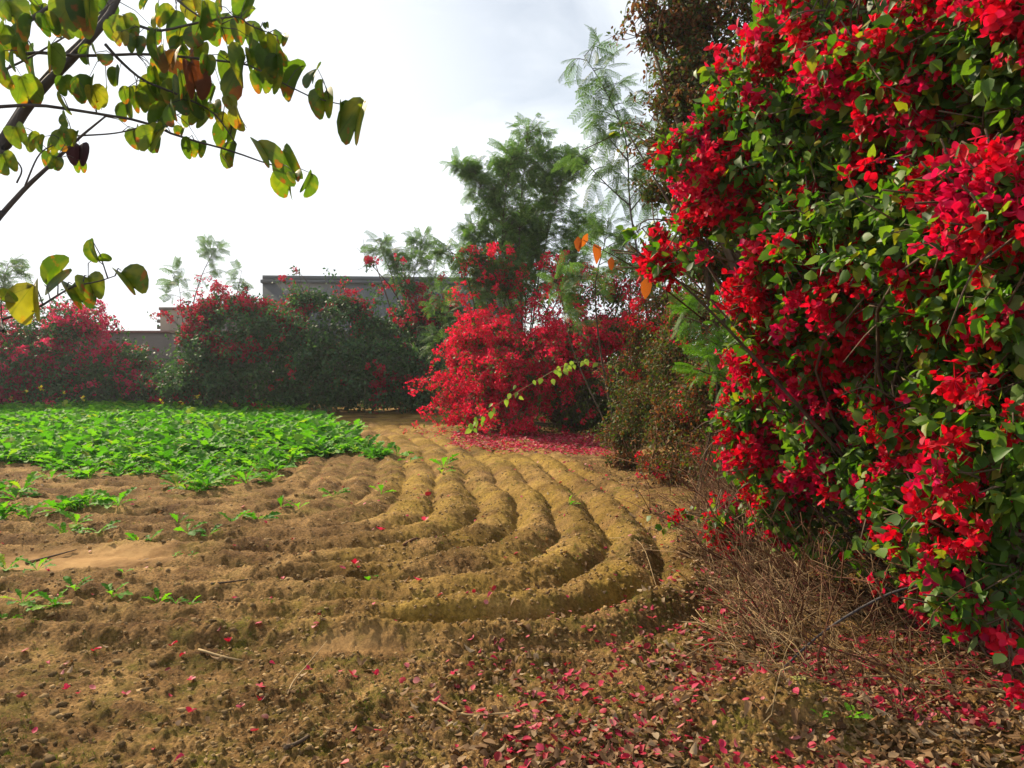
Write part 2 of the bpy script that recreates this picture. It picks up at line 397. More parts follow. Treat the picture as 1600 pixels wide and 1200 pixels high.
# ------------------------------------------------------------------ ground height
def height(x, y, fine=True):
    z = np.zeros_like(x)
    p = np.stack([x, y, 0 * x], -1)
    wob = .10 * fbm(p * .8, 2, 3) + .04 * fbm(p * 3.4, 3, 5)
    Xc = 1.25 - .0145 * np.maximum(y - 6, -1.5) ** 2 * np.where(y > 6, 1, 0)
    u = Xc - x + wob; v = (y - 4.6) + wob * 1.2 - .05 * np.maximum(0, -x - .5)
    k = 1.9; h = np.clip(.5 + .5 * (v - u) / k, 0, 1)
    Lv = v * (1 - h) + u * h - k * h * (1 - h)
    right = sstep(-.9, .7, x - (Xc - 2.6))
    amp = (.085 + .035 * right) * sstep(-.62, -.1, Lv) * (1 - sstep(17, 21, y))
    amp = amp * (1 - .45 * sstep(7, 13, y))
    ph = Lv / .39
    c = np.abs(np.sin(math.pi * ph))
    z += amp * (c ** .85) * (1 + .4 * fbm(p * 2.3, 3, 8))
    # deeper trench at the near edge of the furrows
    tr = np.exp(-((Lv) / .1) ** 2) * sstep(-.95, -.55, x) * (1 - sstep(.5, 1.3, x)) * (1 - sstep(4.9, 6.4, y))
    z -= .13 * tr
    # low bank and the mound in the right foreground
    z += .02 * np.exp(-((Lv + .28) / .2) ** 2) * (1 - sstep(6, 9, y))
    gx, gy = G(1230, 1130)
    z += .15 * np.exp(-(((x - gx) / .42) ** 2 + ((y - gy) / .27) ** 2) ** 1.3)
    # rise under the hedge on the right and under the back hedge
    z += .12 * sstep(1.7, 3.2, x) + .10 * sstep(20, 23, y)
    # smooth washed sand on the left
    sx, sy = G(95, 885)
    sand = np.exp(-(((x - sx) / .95) ** 2 + ((y - sy) / .42) ** 2) ** 1.5)
    sx2, sy2 = G(560, 1025)
    sand = np.maximum(sand, .45 * np.exp(-(((x - sx2) / .55) ** 2 + ((y - sy2) / .16) ** 2) ** 1.5))
    near = 1 - sstep(14, 24, y)
    rough = (1 - .92 * sand) * (1 - .22 * right * sstep(-.2, .1, Lv))
    z = z * (1 - .8 * sand)
    z += .05 * fbm(p * .45, 2, 21)
    if fine:
        lump = fbm(p * 7, 3, 31); z += near * rough * (.014 + .006 * sstep(5.2, 4.2, y) * sstep(1., .2, x)) * lump
        cl = np.maximum(fbm(p * 17, 3, 41) - .05, 0); z += near * rough * (.050 - .005 * right) * cl
        z += near * rough * (.02 + .014 * right) * np.abs(fbm(p * 38, 3, 51))
        z += near * rough * .03 * np.maximum(fbm(p * 3.3, 2, 61), 0) * sstep(0, -1, x - .3)
    return z, Lv, sand, right

def gz(x, y):
    return height(np.atleast_1d(np.asarray(x, float)), np.atleast_1d(np.asarray(y, float)))[0]

# ------------------------------------------------------------------ ground sheet
def soil_mat():
    m, t = new_mat('tilled_soil'); N = t.nodes.new; K = t.links.new
    o = N('ShaderNodeOutputMaterial'); b = N('ShaderNodeBsdfPrincipled'); b.inputs['Roughness'].default_value = .95; b.inputs['Specular IOR Level'].default_value = .1
    tcn = N('ShaderNodeTexCoord')
    def nzz(s, d=6, ro=.55):
        n = N('ShaderNodeTexNoise'); n.inputs['Scale'].default_value = s; n.inputs['Detail'].default_value = d; n.inputs['Roughness'].default_value = ro
        K(tcn.outputs['Object'], n.inputs['Vector']); return n
    def ramp(n, els, dk=True):
        r = N('ShaderNodeValToRGB'); e = r.color_ramp.elements
        while len(e) < len(els): e.new(.5)
        for k, (p, c) in enumerate(els): e[k].position = p; e[k].color = (*(np.array(c) * (np.array((.85, .76, .59)) if dk else 1)), 1)
        K(n, r.inputs[0]); return r
    def mixc(f, a, bb):
        x = N('ShaderNodeMix'); x.data_type = 'RGBA'; K(f, x.inputs['Factor'])
        K(a, x.inputs['A'])
        if isinstance(bb, tuple): x.inputs['B'].default_value = (*bb, 1)
        else: K(bb, x.inputs['B'])
        return x.outputs['Result']
    n1 = nzz(2.2, 8, .65)
    base = ramp(n1.outputs['Fac'], [(.33, (.16, .09, .042)), (.46, (.27, .17, .08)), (.64, (.46, .31, .15))])
    n2 = nzz(60, 4)
    g2 = ramp(n2.outputs['Fac'], [(.34, (.34, .34, .34)), (.66, (1.4, 1.4, 1.4))], False)
    ml = N('ShaderNodeMix'); ml.data_type = 'RGBA'; ml.blend_type = 'MULTIPLY'; ml.inputs['Factor'].default_value = .85
    K(base.outputs[0], ml.inputs['A']); K(g2.outputs[0], ml.inputs['B'])
    at = N('ShaderNodeAttribute'); at.attribute_name = 'soil'
    sp = N('ShaderNodeSeparateColor'); K(at.outputs['Color'], sp.inputs[0])
    # moss and algae crust
    n3 = nzz(5.5, 7, .7); mm = N('ShaderNodeMath'); mm.operation = 'MULTIPLY'
    r3 = ramp(n3.outputs['Fac'], [(.46, (0, 0, 0)), (.64, (.9, .9, .9))], False); K(r3.outputs[0], mm.inputs[0]); K(sp.outputs[1], mm.inputs[1])
    n4 = nzz(90, 3); moss = ramp(n4.outputs['Fac'], [(.35, (.07, .08, .012)), (.65, (.24, .23, .04))])
    c = mixc(mm.outputs[0], ml.outputs['Result'], moss.outputs[0])
    # golden chaff on the ridges at right
    n6 = nzz(38, 5, .7); gold = ramp(n6.outputs['Fac'], [(.35, (.16, .115, .02)), (.6, (.46, .33, .085))])
    c = mixc(sp.outputs[2], c, gold.outputs[0])
    n5 = nzz(9, 4); sandc = ramp(n5.outputs['Fac'], [(.3, (.38, .24, .12)), (.7, (.5, .34, .18))])
    c = mixc(sp.outputs[0], c, sandc.outputs[0])
    n7 = nzz(1.3, 6, .7); g7 = ramp(n7.outputs['Fac'], [(.36, (.52, .47, .42)), (.62, (1.12, 1.12, 1.12))], False)
    mq = N('ShaderNodeMix'); mq.data_type = 'RGBA'; mq.blend_type = 'MULTIPLY'; mq.inputs['Factor'].default_value = 1
    K(c, mq.inputs['A']); K(g7.outputs[0], mq.inputs['B']); c = mq.outputs['Result']
    K(c, b.inputs['Base Color'])
    nb = nzz(70, 8, .75); bp = N('ShaderNodeBump'); bp.inputs['Strength'].default_value = 1; bp.inputs['Distance'].default_value = .02
    K(nb.outputs['Fac'], bp.inputs['Height']); K(bp.outputs[0], b.inputs['Normal']); K(b.outputs[0], o.inputs[0])
    return m
M_soil = soil_mat()

rad = np.concatenate([np.linspace(.2, 2.4, 12)[:-1], np.geomspace(2.4, 27, 640), np.geomspace(29, 900, 22)])
ang = np.concatenate([np.linspace(-180, -42, 24)[:-1], np.linspace(-42, 42, 780), np.linspace(42, 180, 24)[1:]])
A, Rr = np.meshgrid(np.radians(ang), rad)
gxx, gyy = Rr * np.sin(A), Rr * np.cos(A)
Z, Lv, sand, right = height(gxx, gyy)
Z = np.where(Rr > 30, .1, Z)
V = np.stack([gxx, gyy, Z], -1).reshape(-1, 3)
nr, na = Z.shape
i, j = np.meshgrid(np.arange(nr - 1), np.arange(na - 1), indexing='ij')
a = (i * na + j).ravel()
F = np.stack([a, a + na, a + na + 1, a + 1], -1)
me = raw_mesh('ground', V, F[:, ::-1], M_soil, True)
ca = me.color_attributes.new('soil', 'FLOAT_COLOR', 'POINT')
pp = np.stack([gxx, gyy, 0 * gxx], -1)
mossm = np.clip(.4 + .9 * fbm(pp * 1.1, 3, 91) + .35 * sstep(4.9, 4.2, gyy) + .2 * right, 0, 1)
gold = sstep(.2, .9, right) * sstep(-.4, 0, Lv) * np.clip(.5 + 1.1 * fbm(pp * 3, 3, 95), 0, 1) * .85
cc = np.stack([sstep(.25, .6, sand + .12 * fbm(pp * 6, 3, 97)), mossm, gold, np.ones_like(gold)], -1)
ca.data.foreach_set('color', cc.astype(np.float32).ravel())
ground = obj('ground', me, kind='structure')

# clods of earth lying on the tilled rows
def blob(seed):
    import bmesh
    bm = bmesh.new(); bmesh.ops.create_icosphere(bm, subdivisions=1, radius=1)
    V = np.array([v.co[:] for v in bm.verts]); F = np.array([[v.index for v in f.verts] for f in bm.faces]); bm.free()
    V = V * (1 + .7 * vnoise(V * 1.9 + seed * 9.1, seed)[:, None]); V[:, 2] *= .6
    return V, F
CLOD = [blob(s) for s in range(6)]
n = 30000
yy = np.exp(rng.uniform(math.log(2.7), math.log(13), n)); xx = yy * rng.uniform(-.68, .68, n)
zz, lv, sd, rt = height(xx, yy)
keepm = (sd < .35) & (rng.random(n) < np.where(rt > .6, .95, .4)) & (xx < 1.9)
xx, yy, zz, rt = xx[keepm], yy[keepm], zz[keepm], rt[keepm]; n = len(xx)
sz = np.clip(rng.lognormal(math.log(.0065), .65, n), .003, .024)
sz = np.where(rt > .6, np.minimum(sz, .013), sz)
th = rng.uniform(0, 6.28, n)
rot = frames(np.stack([np.cos(th), np.sin(th), rng.normal(0, .2, n)], -1), np.tile((0, 0, 1.), (n, 1)) + rng.normal(0, .2, (n, 3)))
scatter(ground, 'clod', CLOD, np.stack([xx, yy, zz + sz * .12], -1), rot, sz, M_clod, 300, 'small_clods', False)

# ------------------------------------------------------------------ far buildings
M_plaster = solid_mat('grey_cement_plaster', (.11, .12, .13), (.18, .19, .2), 1.3, .9, .3, 30)
M_plaster2 = solid_mat('brownish_brick_wall', (.15, .13, .12), (.24, .21, .19), 1.6, .9, .5, 20)
M_coping = solid_mat('pinkish_coping', (.3, .16, .14), (.42, .25, .22), 4, .9, .3)
def box(x0, x1, y0, y1, z0, z1):
    V = np.array([(x, y, z) for x in (x0, x1) for y in (y0, y1) for z in (z0, z1)], float)
    F = np.array([(0, 1, 3), (0, 3, 2), (4, 6, 7), (4, 7, 5), (0, 4, 5), (0, 5, 1), (2, 3, 7), (2, 7, 6), (0, 2, 6), (0, 6, 4), (1, 5, 7), (1, 7, 3)])
    return V, F
def boxo(name, parent, mat, *b, rot=None):
    V, F = box(*b)
    o = obj(name, raw_mesh(name, V, F, mat), parent); return o
# large grey block: top edge runs from (410,428) to (700,445)
q = P(410, 430, 29); h1 = q[2]
b1 = thing('farm_building', 'tall flat-roofed grey cement building rising behind the middle of the hedge', 'building', (q[0], 29, .1))
b1.rotation_euler.z = R(6)
boxo('wall', b1, M_plaster, 0, 9.5, 0, 5, 0, h1 - .38)
boxo('roof', b1, M_plaster, -.06, 9.56, -.07, 5.06, h1 - .38, h1 - .26)
boxo('parapet', b1, M_plaster, 0.0, 9.5, -.002, .2, h1 - .26, h1 - .1)
q = P(250, 480, 28); h2 = q[2]
b2 = thing('farm_building', 'low brown-grey brick building with stepped brick ends at its left corner', 'building', (q[0], 28, .1))
boxo('wall', b2, M_plaster2, 0, 4.6, 0, 4, 0, h2 - .2)
boxo('roof', b2, M_plaster2, -.03, 4.63, -.04, 4.04, h2 - .2, h2 - .1)
for k in range(9):
    boxo('brick', b2, M_plaster2, -.12, -.002, .0, .22, h2 - .42 - k * .22, h2 - .31 - k * .22)
q = P(238, 517, 25.5)
b3 = thing('boundary_wall', 'low boundary wall with pinkish coping between the two far bougainvilleas', 'wall', (q[0], 25.5, .05))
boxo('wall', b3, M_plaster2, -8, 4.6, 0, .22, 0, q[2] - .12)
boxo('coping', b3, M_coping, -8.05, 4.65, -.04, .26, q[2] - .12, q[2] - .04)

# ------------------------------------------------------------------ shrubs
def twiggy(base, tips, mid_up=.5, r0=.012, r1=.003, n=7, sides=4):
    out = []
    for tp in tips:
        b = np.array(base) + rng.normal(0, .12, 3) * (1, 1, 0)
        m = (b + tp) / 2 + np.array((0, 0, 1)) * mid_up * np.linalg.norm(tp - b) * .3 + rng.normal(0, .08, 3) * np.linalg.norm(tp - b)
        out.append(tube(curve_pts([b, m, tp], n), np.linspace(r0, r1, n), sides))
    return out

def shrub(name, label, cat, base, lumps, mats, leaf_protos, leaf_size, pan, pan_scale=1, per=1.0, leaves=7, spread=.1, patch=6, keep=(300, 300), wands=3, wlen=.4, rough=.42, gap=-2, gapf=3.2,
          twig=True, group=None, leaf_name='leaf', shell=.45, secondary=None, stem_r=.02, seed=1, droop=.5, stem_mat=None, nstem=2):
    """lumps: (centre, (rx, ry, rz), clusters, share of flowering sprays, share of secondary leaves)"""
    t = thing(name, label, cat, base, group)
    LP, LA, LN, LS, SEC, FP, FA, FN, FS, TW = [], [], [], [], [], [], [], [], [], []
    stems = []
    for li, (c, r, nc, ff, s2) in enumerate(lumps):
        c = np.array(c, float); r = np.array(r, float); nc = int(nc * per)
        d = randdir(nc); rr = rng.random(nc) ** shell
        rr = rr * (1 + rough * fbm(d * 2.6 + li * 7.7, 3, seed + 3) * 1.3)
        p = c + d * r * rr[:, None]
        for _ in range(wands if nc > 30 else 0):
            d0 = norm(randdir(1)[0] + np.array((-.2, -.3, .35))); a0 = c + d0 * r * .8; L0 = wlen * rng.uniform(.5, 1.3)
            e0 = a0 + d0 * L0 + np.array((0, 0, -.25 * L0)); m0 = (a0 + e0) / 2 + np.array((0, 0, .18 * L0))
            cw = curve_pts([a0, m0, e0], 7); TW.append(tube(cw, np.linspace(.005, .0015, 7) * (1 + leaf_size * 5), 3))
            p = np.vstack([p, cw[2:] + rng.normal(0, spread * .25, (5, 3))]); d = np.vstack([d, np.tile(d0, (5, 1))]); nc += 5
        gzz = gz(p[:, 0], p[:, 1]) + .03
        ok = (p[:, 2] > gzz) & (vnoise(p * gapf, seed + 40) > gap); p = p[ok]; d = d[ok]; nc = len(p)
        if nc == 0: continue
        out_ = norm(norm(d / r) + .55 * randdir(nc) + np.array((0, 0, -.1)))
        fn = fbm(p * patch, 2, seed + 11) * .5 + .5 + .08 * rng.normal(size=nc)
        fl = fn < np.quantile(fn, ff) if ff > 0 else np.zeros(nc, bool)
        # twig of each spray
        ln = spread * 2.2
        for k in range(leaves):
            tt = rng.random(nc) ** .7
            q = p - out_ * ln * (1 - tt)[:, None] + rng.normal(0, spread * .35, (nc, 3))
            ax = norm(out_ * .5 + randdir(nc) * .9 + np.array((0, 0, -droop)))
            nn = norm(randdir(nc) * .8 + np.array((-.25, -.15, .7)))
            m = rng.random(nc) < np.where(fl, .45, 1)
            LP.append(q[m]); LA.append(ax[m]); LN.append(nn[m]); LS.append((leaf_size * rng.uniform(.6, 1.25, nc))[m]); SEC.append((rng.random(nc) < s2)[m])
        if fl.any():
            FP.append(p[fl]); FA.append(norm(randdir(fl.sum()))); FN.append(out_[fl]); FS.append(pan_scale * rng.uniform(.65, 1.25, fl.sum()))
        if twig:
            for k in rng.choice(nc, min(nc, int(nc * .35) + 1), replace=False):
                a = p[k] - out_[k] * ln * 1.6 + rng.normal(0, .04, 3)
                TW.append(tube([a, (a + p[k]) / 2 + rng.normal(0, .02, 3), p[k]], np.array((.0035, .0028, .0015)) * (1 + leaf_size * 6), 3))
        for _ in range(nstem):
            stems.append(c + randdir(1)[0] * r * .6)
    p0 = np.array(base)
    sm = stem_mat or M_bark
    for V, F in twiggy(p0, stems, .5, stem_r, stem_r * .3, 8, 5):
        obj('stem', raw_mesh('stem', V - p0, F, sm, True), t)
    if TW:
        V, F = join(TW); obj('twigs', raw_mesh('twigs', V - p0, F, sm), t, kind='stuff')
    LP, LA, LN, LS, SEC = map(np.concatenate, (LP, LA, LN, LS, SEC))
    rot = frames(LA, LN)
    m = ~SEC
    scatter(t, leaf_name, leaf_protos, LP[m], rot[m], LS[m], mats[0], keep[0], 'foliage')
    if SEC.any():
        scatter(t, (secondary or ('pale_leaf',))[0], leaf_protos if secondary is None else secondary[1], LP[SEC], rot[SEC], LS[SEC], mats[2], min(keep[0], 120), 'sparse_foliage')
    if FP:
        FP, FA, FN, FS = map(np.concatenate, (FP, FA, FN, FS))
        scatter(t, 'flower_cluster', pan, FP, frames(FA, FN), FS, mats[1], keep[1], 'blossom')
    return t

# the big bougainvillea that overhangs the field on the right
RB = [  # px, py, depth, radius, clusters, flowers, pale
    (1300, 30, 4.0, .36, 130, .75, .1), (1400, -10, 3.7, .38, 130, .7, .1), (1500, 20, 3.3, .34, 120, .75, .1), (1590, 0, 3.0, .3, 100, .8, .1),
    (1230, 60, 4.5, .33, 100, .35, .1), (1330, 90, 3.8, .2, 70, .9, 0), (1450, 110, 3.5, .3, 80, .3, .1),
    (1165, 170, 4.7, .28, 90, .4, .1), (1120, 205, 4.8, .15, 50, .9, 0), (1052, 232, 4.9, .055, 8, .9, 0), (970, 203, 5.6, .06, 6, .9, 0),
    (1130, 285, 4.8, .26, 110, .85, .05), (1085, 345, 5.0, .18, 50, .6, .1), (1028, 415, 4.6, .08, 22, .97, 0), (1030, 370, 4.9, .05, 5, .8, 0),
    (1240, 210, 4.4, .36, 130, .15, .25), (1360, 210, 4.0, .36, 130, .2, .3), (1470, 220, 3.5, .3, 110, .3, .3), (1570, 170, 3.2, .3, 100, .4, .1),
    (1300, 330, 4.1, .36, 130, .2, .25), (1420, 330, 3.7, .32, 120, .25, .3), (1520, 300, 3.0, .19, 70, .85, .1), (1585, 340, 2.8, .18, 80, .85, .05),
    (1190, 380, 4.7, .3, 110, .6, .1), (1185, 470, 4.8, .22, 100, .8, .05), (1290, 450, 4.3, .36, 120, .45, .1), (1400, 450, 3.8, .34, 120, .35, .1),
    (1510, 440, 3.4, .32, 110, .35, .1), (1600, 450, 3.0, .28, 100, .35, .1), (1200, 560, 4.9, .27, 100, .55, .15), (1300, 560, 4.5, .34, 110, .45, .2),
    (1400, 580, 4.0, .34, 130, .6, .1), (1500, 560, 3.6, .33, 120, .5, .1), (1590, 570, 3.2, .3, 110, .45, .1),
    (1370, 630, 3.9, .22, 90, .85, .1), (1270, 650, 4.7, .3, 90, .3, .25), (1470, 650, 3.7, .3, 110, .45, .15), (1570, 670, 3.2, .28, 110, .45, .1),
    (1165, 655, 5.3, .22, 70, .55, .15), (1210, 720, 5.3, .28, 70, .3, .2), (1135, 735, 5.9, .2, 40, .75, .1), (1135, 815, 6.0, .2, 40, .7, .1),
    (1340, 710, 4.4, .27, 90, .3, .3), (1450, 730, 3.9, .27, 90, .3, .2), (1540, 750, 3.4, .27, 90, .45, .15), (1600, 760, 3.1, .2, 60, .5, .1),
    (1460, 810, 3.7, .18, 50, .65, .3), (1530, 830, 3.5, .2, 55, .35, .3), (1390, 790, 4.2, .2, 24, .15, .3), (1560, 900, 3.4, .18, 26, .4, .3),
    (1500, 950, 3.4, .12, 18, .4, .3), (1345, 870, 4.6, .07, 7, .0, .2), (1200, 790, 5.6, .22, 40, .6, .2), (1290, 760, 5.0, .22, 44, .5, .3), (1420, 850, 4.2, .15, 18, .6, .3), (1370, 740, 4.3, .22, 50, .6, .2), (1590, 850, 3.4, .2, 40, .5, .2), (1170, 740, 5.8, .25, 50, .7, .1), (1230, 810, 5.2, .24, 90, .5, .3), (1320, 820, 4.8, .2, 50, .4, .3), (1400, 880, 4.3, .15, 26, .5, .4), (1260, 740, 5.1, .25, 70, .5, .3), (1450, 930, 4.0, .12, 16, .6, .4), (1150, 850, 5.8, .12, 14, .8, .2), (1500, 890, 3.6, .1, 18, .2, .5),
]
lumps = []
for px, py, d, r, n, ff, s2 in RB:
    c = P(px, py, d); lumps.append((c, (r * .95, r * 1.15, r), n * 1.5, ff * (.95 if ff > .7 else .8), s2))
for px, py, d in ((1300, 120, 5.6), (1450, 150, 5.0), (1600, 150, 4.4), (1250, 300, 6.0), (1400, 330, 5.2), (1560, 350, 4.5), (1700, 300, 3.6), (1260, 480, 6.0), (1400, 520, 5.3), (1560, 550, 4.5),
                  (1250, 640, 6.4), (1400, 680, 5.4), (1560, 720, 4.6), (1700, 550, 3.6), (1720, 750, 3.6), (1380, -20, 5.2), (1560, -30, 4.6), (1700, 50, 3.6), (1480, 820, 5.3), (1620, 860, 4.6), (1340, 780, 6.2)):
    c = P(px, py, d); lumps.append((c, (.62, .8, .62), 300, .12, .03))
def stagger(L): return L
big = shrub('bougainvillea', 'huge crimson bougainvillea filling the right side and overhanging the bare soil', 'bougainvillea', (2.6, 4.6, .1), lumps,
            (M_leaf, M_red, M_leafpale), LEAF, .066, PAN_NEAR, 1.12, 1.0, 8, .08, 4.6, (300, 300), stem_r=.014, seed=2, wands=2, wlen=.3, gap=-.22)

# pink-magenta blossom head on a long cane, left edge of the big bush
# red bush in the middle
def lum(lst): return [(P(px, py, d), (r, r * 1.1, r * zr), n, ff, s2) for px, py, d, r, zr, n, ff, s2 in lst]
shrub('bougainvillea', 'rounded bougainvillea covered in red flowers at the far end of the furrows', 'bougainvillea', (1.2, 18.2, .1), lum([
    (760, 520, 17.6, .75, .8, 420, .88, 0), (725, 570, 17.8, .5, 1, 260, .92, 0), (715, 620, 17.6, .42, .9, 220, .95, 0), (775, 590, 17.0, .8, .9, 500, .9, 0),
    (775, 640, 16.8, .5, .6, 260, .85, 0), (840, 560, 17.0, .8, .8, 480, .8, 0), (900, 530, 17.3, .8, .7, 420, .5, 0), (960, 515, 17.4, .7, .7, 320, .35, 0),
    (880, 590, 17.2, .6, .6, 240, .45, 0), (830, 620, 16.9, .5, .7, 200, .75, 0), (900, 640, 18.2, 1.0, .8, 420, .04, 0), (820, 670, 17.4, .55, .5, 160, .25, 0), (930, 660, 18.0, .8, .7, 260, .0, 0), (980, 600, 18.2, .8, 1, 260, .1, 0),
    (930, 600, 19.6, 1.2, .9, 520, .03, 0), (800, 590, 16.4, .5, .8, 260, .85, 0), (860, 585, 16.5, .5, .6, 240, .85, 0), (880, 530, 16.7, .6, .6, 260, .85, 0), (940, 535, 16.8, .5, .6, 200, .8, 0), (740, 645, 16.6, .45, .6, 160, .9, 0), (810, 665, 16.0, .35, .5, 120, .9, 0), (980, 520, 16.6, .5, .6, 160, .6, 0), (1010, 590, 19.2, 1.1, 1, 460, .05, 0), (1000, 530, 18.2, .6, .8, 200, .3, 0), (860, 600, 19.4, 1.1, .9, 460, .05, 0), (940, 650, 19, 1, .7, 420, 0, 0), (1060, 600, 18, 1.2, 1.2, 420, .05, 0), (1040, 520, 17.5, .7, .8, 200, .15, 0),
    (800, 440, 18.6, .5, 1.2, 70, .4, 0), (874, 438, 18, .22, .9, 34, .95, 0), (760, 430, 18.4, .5, 1, 50, .45, 0), (900, 470, 18, .6, .7, 110, .6, 0), (960, 460, 17.6, .6, .7, 110, .4, 0), (1010, 440, 17, .5, .8, 90, .3, 0)]),
    (M_olive, M_crim, M_olive), LEAFLO, .08, PAN_FAR, .78, 1.15, 7, .14, 2.3, (300, 300), seed=5, stem_r=.03, wands=9, wlen=.8, rough=.7)

# back hedge: two bougainvilleas and the far-left mound
shrub('bougainvillea', 'dark green bougainvillea hedge with scattered red flowers below the grey building', 'bougainvillea', (-2.8, 23.5, .1), lum([
    (440, 525, 23, 1.1, .9, 420, 0.13, 0), (480, 470, 23.4, .6, .6, 240, 0.22, 0), (540, 480, 23.4, .8, .6, 300, 0.16, 0), (590, 512, 23.4, .7, .6, 260, 0.16, 0), (650, 495, 23, .8, .7, 300, 0.22, 0),
    (500, 560, 22.6, 1.3, 1.2, 520, 0.04, 0), (570, 560, 22.6, 1.3, 1.1, 520, 0.06, 0), (640, 560, 22.4, 1.2, 1.1, 460, 0.07, 0), (700, 550, 22.4, 1, 1.2, 320, 0.07, 0), (700, 490, 22.6, .7, .8, 220, 0.29, 0),
    (450, 610, 22.8, 1.0, .8, 300, 0.02, 0), (530, 620, 22.6, 1.0, .6, 300, 0, 0), (610, 615, 22.4, 1.0, .7, 300, 0.01, 0), (680, 615, 22.2, 1.0, .7, 260, 0.01, 0), (750, 590, 22.4, 1.2, 1, 260, 0.01, 0), (577, 407, 23, .3, .3, 12, 0.68, 0), (640, 450, 23.2, .5, .5, 60, 0.36, 0)]),
    (M_leaffar, M_redfar, M_leaffar), LEAFLO, .11, PAN_FAR, 1.0, 1.3, 7, .17, 1.1, (300, 300), seed=8, stem_r=.035, wands=5, wlen=1.1, rough=.6)
shrub('bougainvillea', 'bougainvillea with drooping crimson sprays in front of the low brown building', 'bougainvillea', (-8.6, 23, .1), lum([
    (330, 490, 23, .7, .7, 240, 0.40, 0), (380, 480, 23.4, .7, .6, 240, 0.36, 0), (320, 560, 22.6, 1.0, 1.1, 380, 0.29, 0), (308, 530, 22.8, .55, .9, 200, 0.43, 0), (390, 540, 22.6, 1.1, 1, 400, 0.13, 0),
    (360, 600, 22.4, 1.2, .8, 360, 0.09, 0), (290, 600, 22.4, .8, .8, 260, 0.29, 0), (420, 500, 23, .8, .8, 240, 0.32, 0)]),
    (M_leaffar, M_redfar, M_leaffar), LEAFLO, .11, PAN_FAR, 1.0, 1.3, 7, .17, 1.1, (300, 300), seed=9, stem_r=.035, wands=5, wlen=1.1, rough=.6)
shrub('bougainvillea', 'broad purple-red bougainvillea mound at the far left behind the green crop', 'bougainvillea', (-14.6, 24.5, .1), lum([
    (120, 508, 24, 1.1, .8, 420, 0.40, 0), (60, 530, 24, 1.3, .9, 460, 0.36, 0), (-20, 540, 24, 1.3, 1.1, 400, 0.36, 0), (190, 568, 24, 1.0, .8, 340, 0.22, 0), (232, 588, 24, .8, .6, 260, 0.11, 0),
    (30, 570, 23, 1.1, .8, 380, 0.58, 0), (-20, 600, 22.5, 1, .8, 260, 0.65, 0), (100, 590, 23.4, 1.3, .9, 420, 0.18, 0), (180, 600, 23.4, 1.2, .8, 360, 0.09, 0), (255, 610, 23.4, .9, .7, 240, 0.07, 0), (20, 620, 23, 1.3, .7, 300, 0.22, 0)]),
    (M_leaffar, M_pink, M_leaffar), LEAFLO, .11, PAN_FAR, 1.0, 1.25, 7, .17, 1.0, (300, 300), seed=10, stem_r=.035, wands=5, wlen=1.1, rough=.6)

# half-withered shrub between the red bush and the big bougainvillea
shrub('withered_shrub', 'brown half-withered shrub with small olive leaves between the two red bougainvilleas', 'shrub', (2.7, 11.4, .1), lum([
    (1010, 640, 11.5, .55, .9, 380, 0, 0.24), (1070, 660, 10.5, .6, .8, 420, .02, 0.42), (1060, 560, 11, .6, .9, 420, .02, 0.18), (1110, 610, 9.8, .5, 1, 360, .03, 0.27), (975, 680, 12, .4, .7, 220, 0, 0.30), (980, 720, 11.6, .35, .35, 120, 0, 0.54),
    (1090, 490, 10.5, .55, .8, 300, .02, 0.27), (1020, 520, 12.2, .5, .7, 240, .08, 0.24), (1060, 730, 10.3, .6, .45, 260, .02, 0.57), (1130, 710, 9.4, .6, .7, 320, .05, 0.48), (1190, 650, 9.4, .7, 1.2, 300, .1, 0.24), (1200, 520, 9.5, .8, 1.2, 300, .1, 0.24), (1280, 620, 8.6, .9, 1.5, 300, .1, 0.30), (1000, 590, 12.5, .6, 1, 260, .02, 0.24), (1040, 470, 12.2, .5, .6, 160, .12, 0.30)]),
    (M_olive, M_red, M_brown), LEAFLO, .05, PAN_FAR, .55, 1.5, 7, .09, 2.2, (300, 60), seed=12, secondary=('withered_leaf', CURL), stem_mat=M_twigred, stem_r=.012, nstem=4)
# tall tree with browning leaves behind
shrub('browning_tree', 'tall tree with browning leaves rising behind the top of the big bougainvillea', 'tree', (3.6, 9.2, .1), lum([
    (1120, -30, 8.6, .8, .7, 560, 0, 0.39), (1075, 40, 8.6, .35, .8, 240, 0, 0.48), (1090, 110, 8.6, .45, .8, 380, 0, 0.30), (1130, 170, 8.4, .6, .8, 520, 0, 0.30), (1060, 160, 8.7, .34, .8, 260, 0, 0.30), (1045, 215, 8.8, .3, .7, 150, 0, 0.24), (1030, 300, 8.9, .25, .5, 60, 0, 0.18), (1060, 265, 8.7, .3, .7, 160, 0, 0.24), (1020, 60, 8.8, .22, .7, 60, 0, 0.48),
    (1100, 250, 8.5, .42, .7, 300, 0, 0.36), (1150, 300, 8.5, .5, .8, 320, 0, 0.36), (1080, 330, 8.6, .35, .8, 200, 0, 0.24), (1090, 400, 8.8, .4, .8, 220, 0, 0.30), (1200, 60, 8.4, .9, 1, 600, 0, 0.30), (1200, 250, 8.4, .7, 1, 400, 0, 0.30), (1010, 10, 8.7, .2, .5, 26, 0, 0.54), (1035, 30, 8.7, .18, .5, 30, 0, 0.54), (1110, 420, 9, .4, .8, 160, 0, 0.30)]),
    (M_olive, M_red, M_brown), LEAFLO, .055, PAN_FAR, .6, 1.35, 7, .09, 3, (300, 0), seed=13, secondary=('withered_leaf', CURL), stem_r=.05, nstem=2)

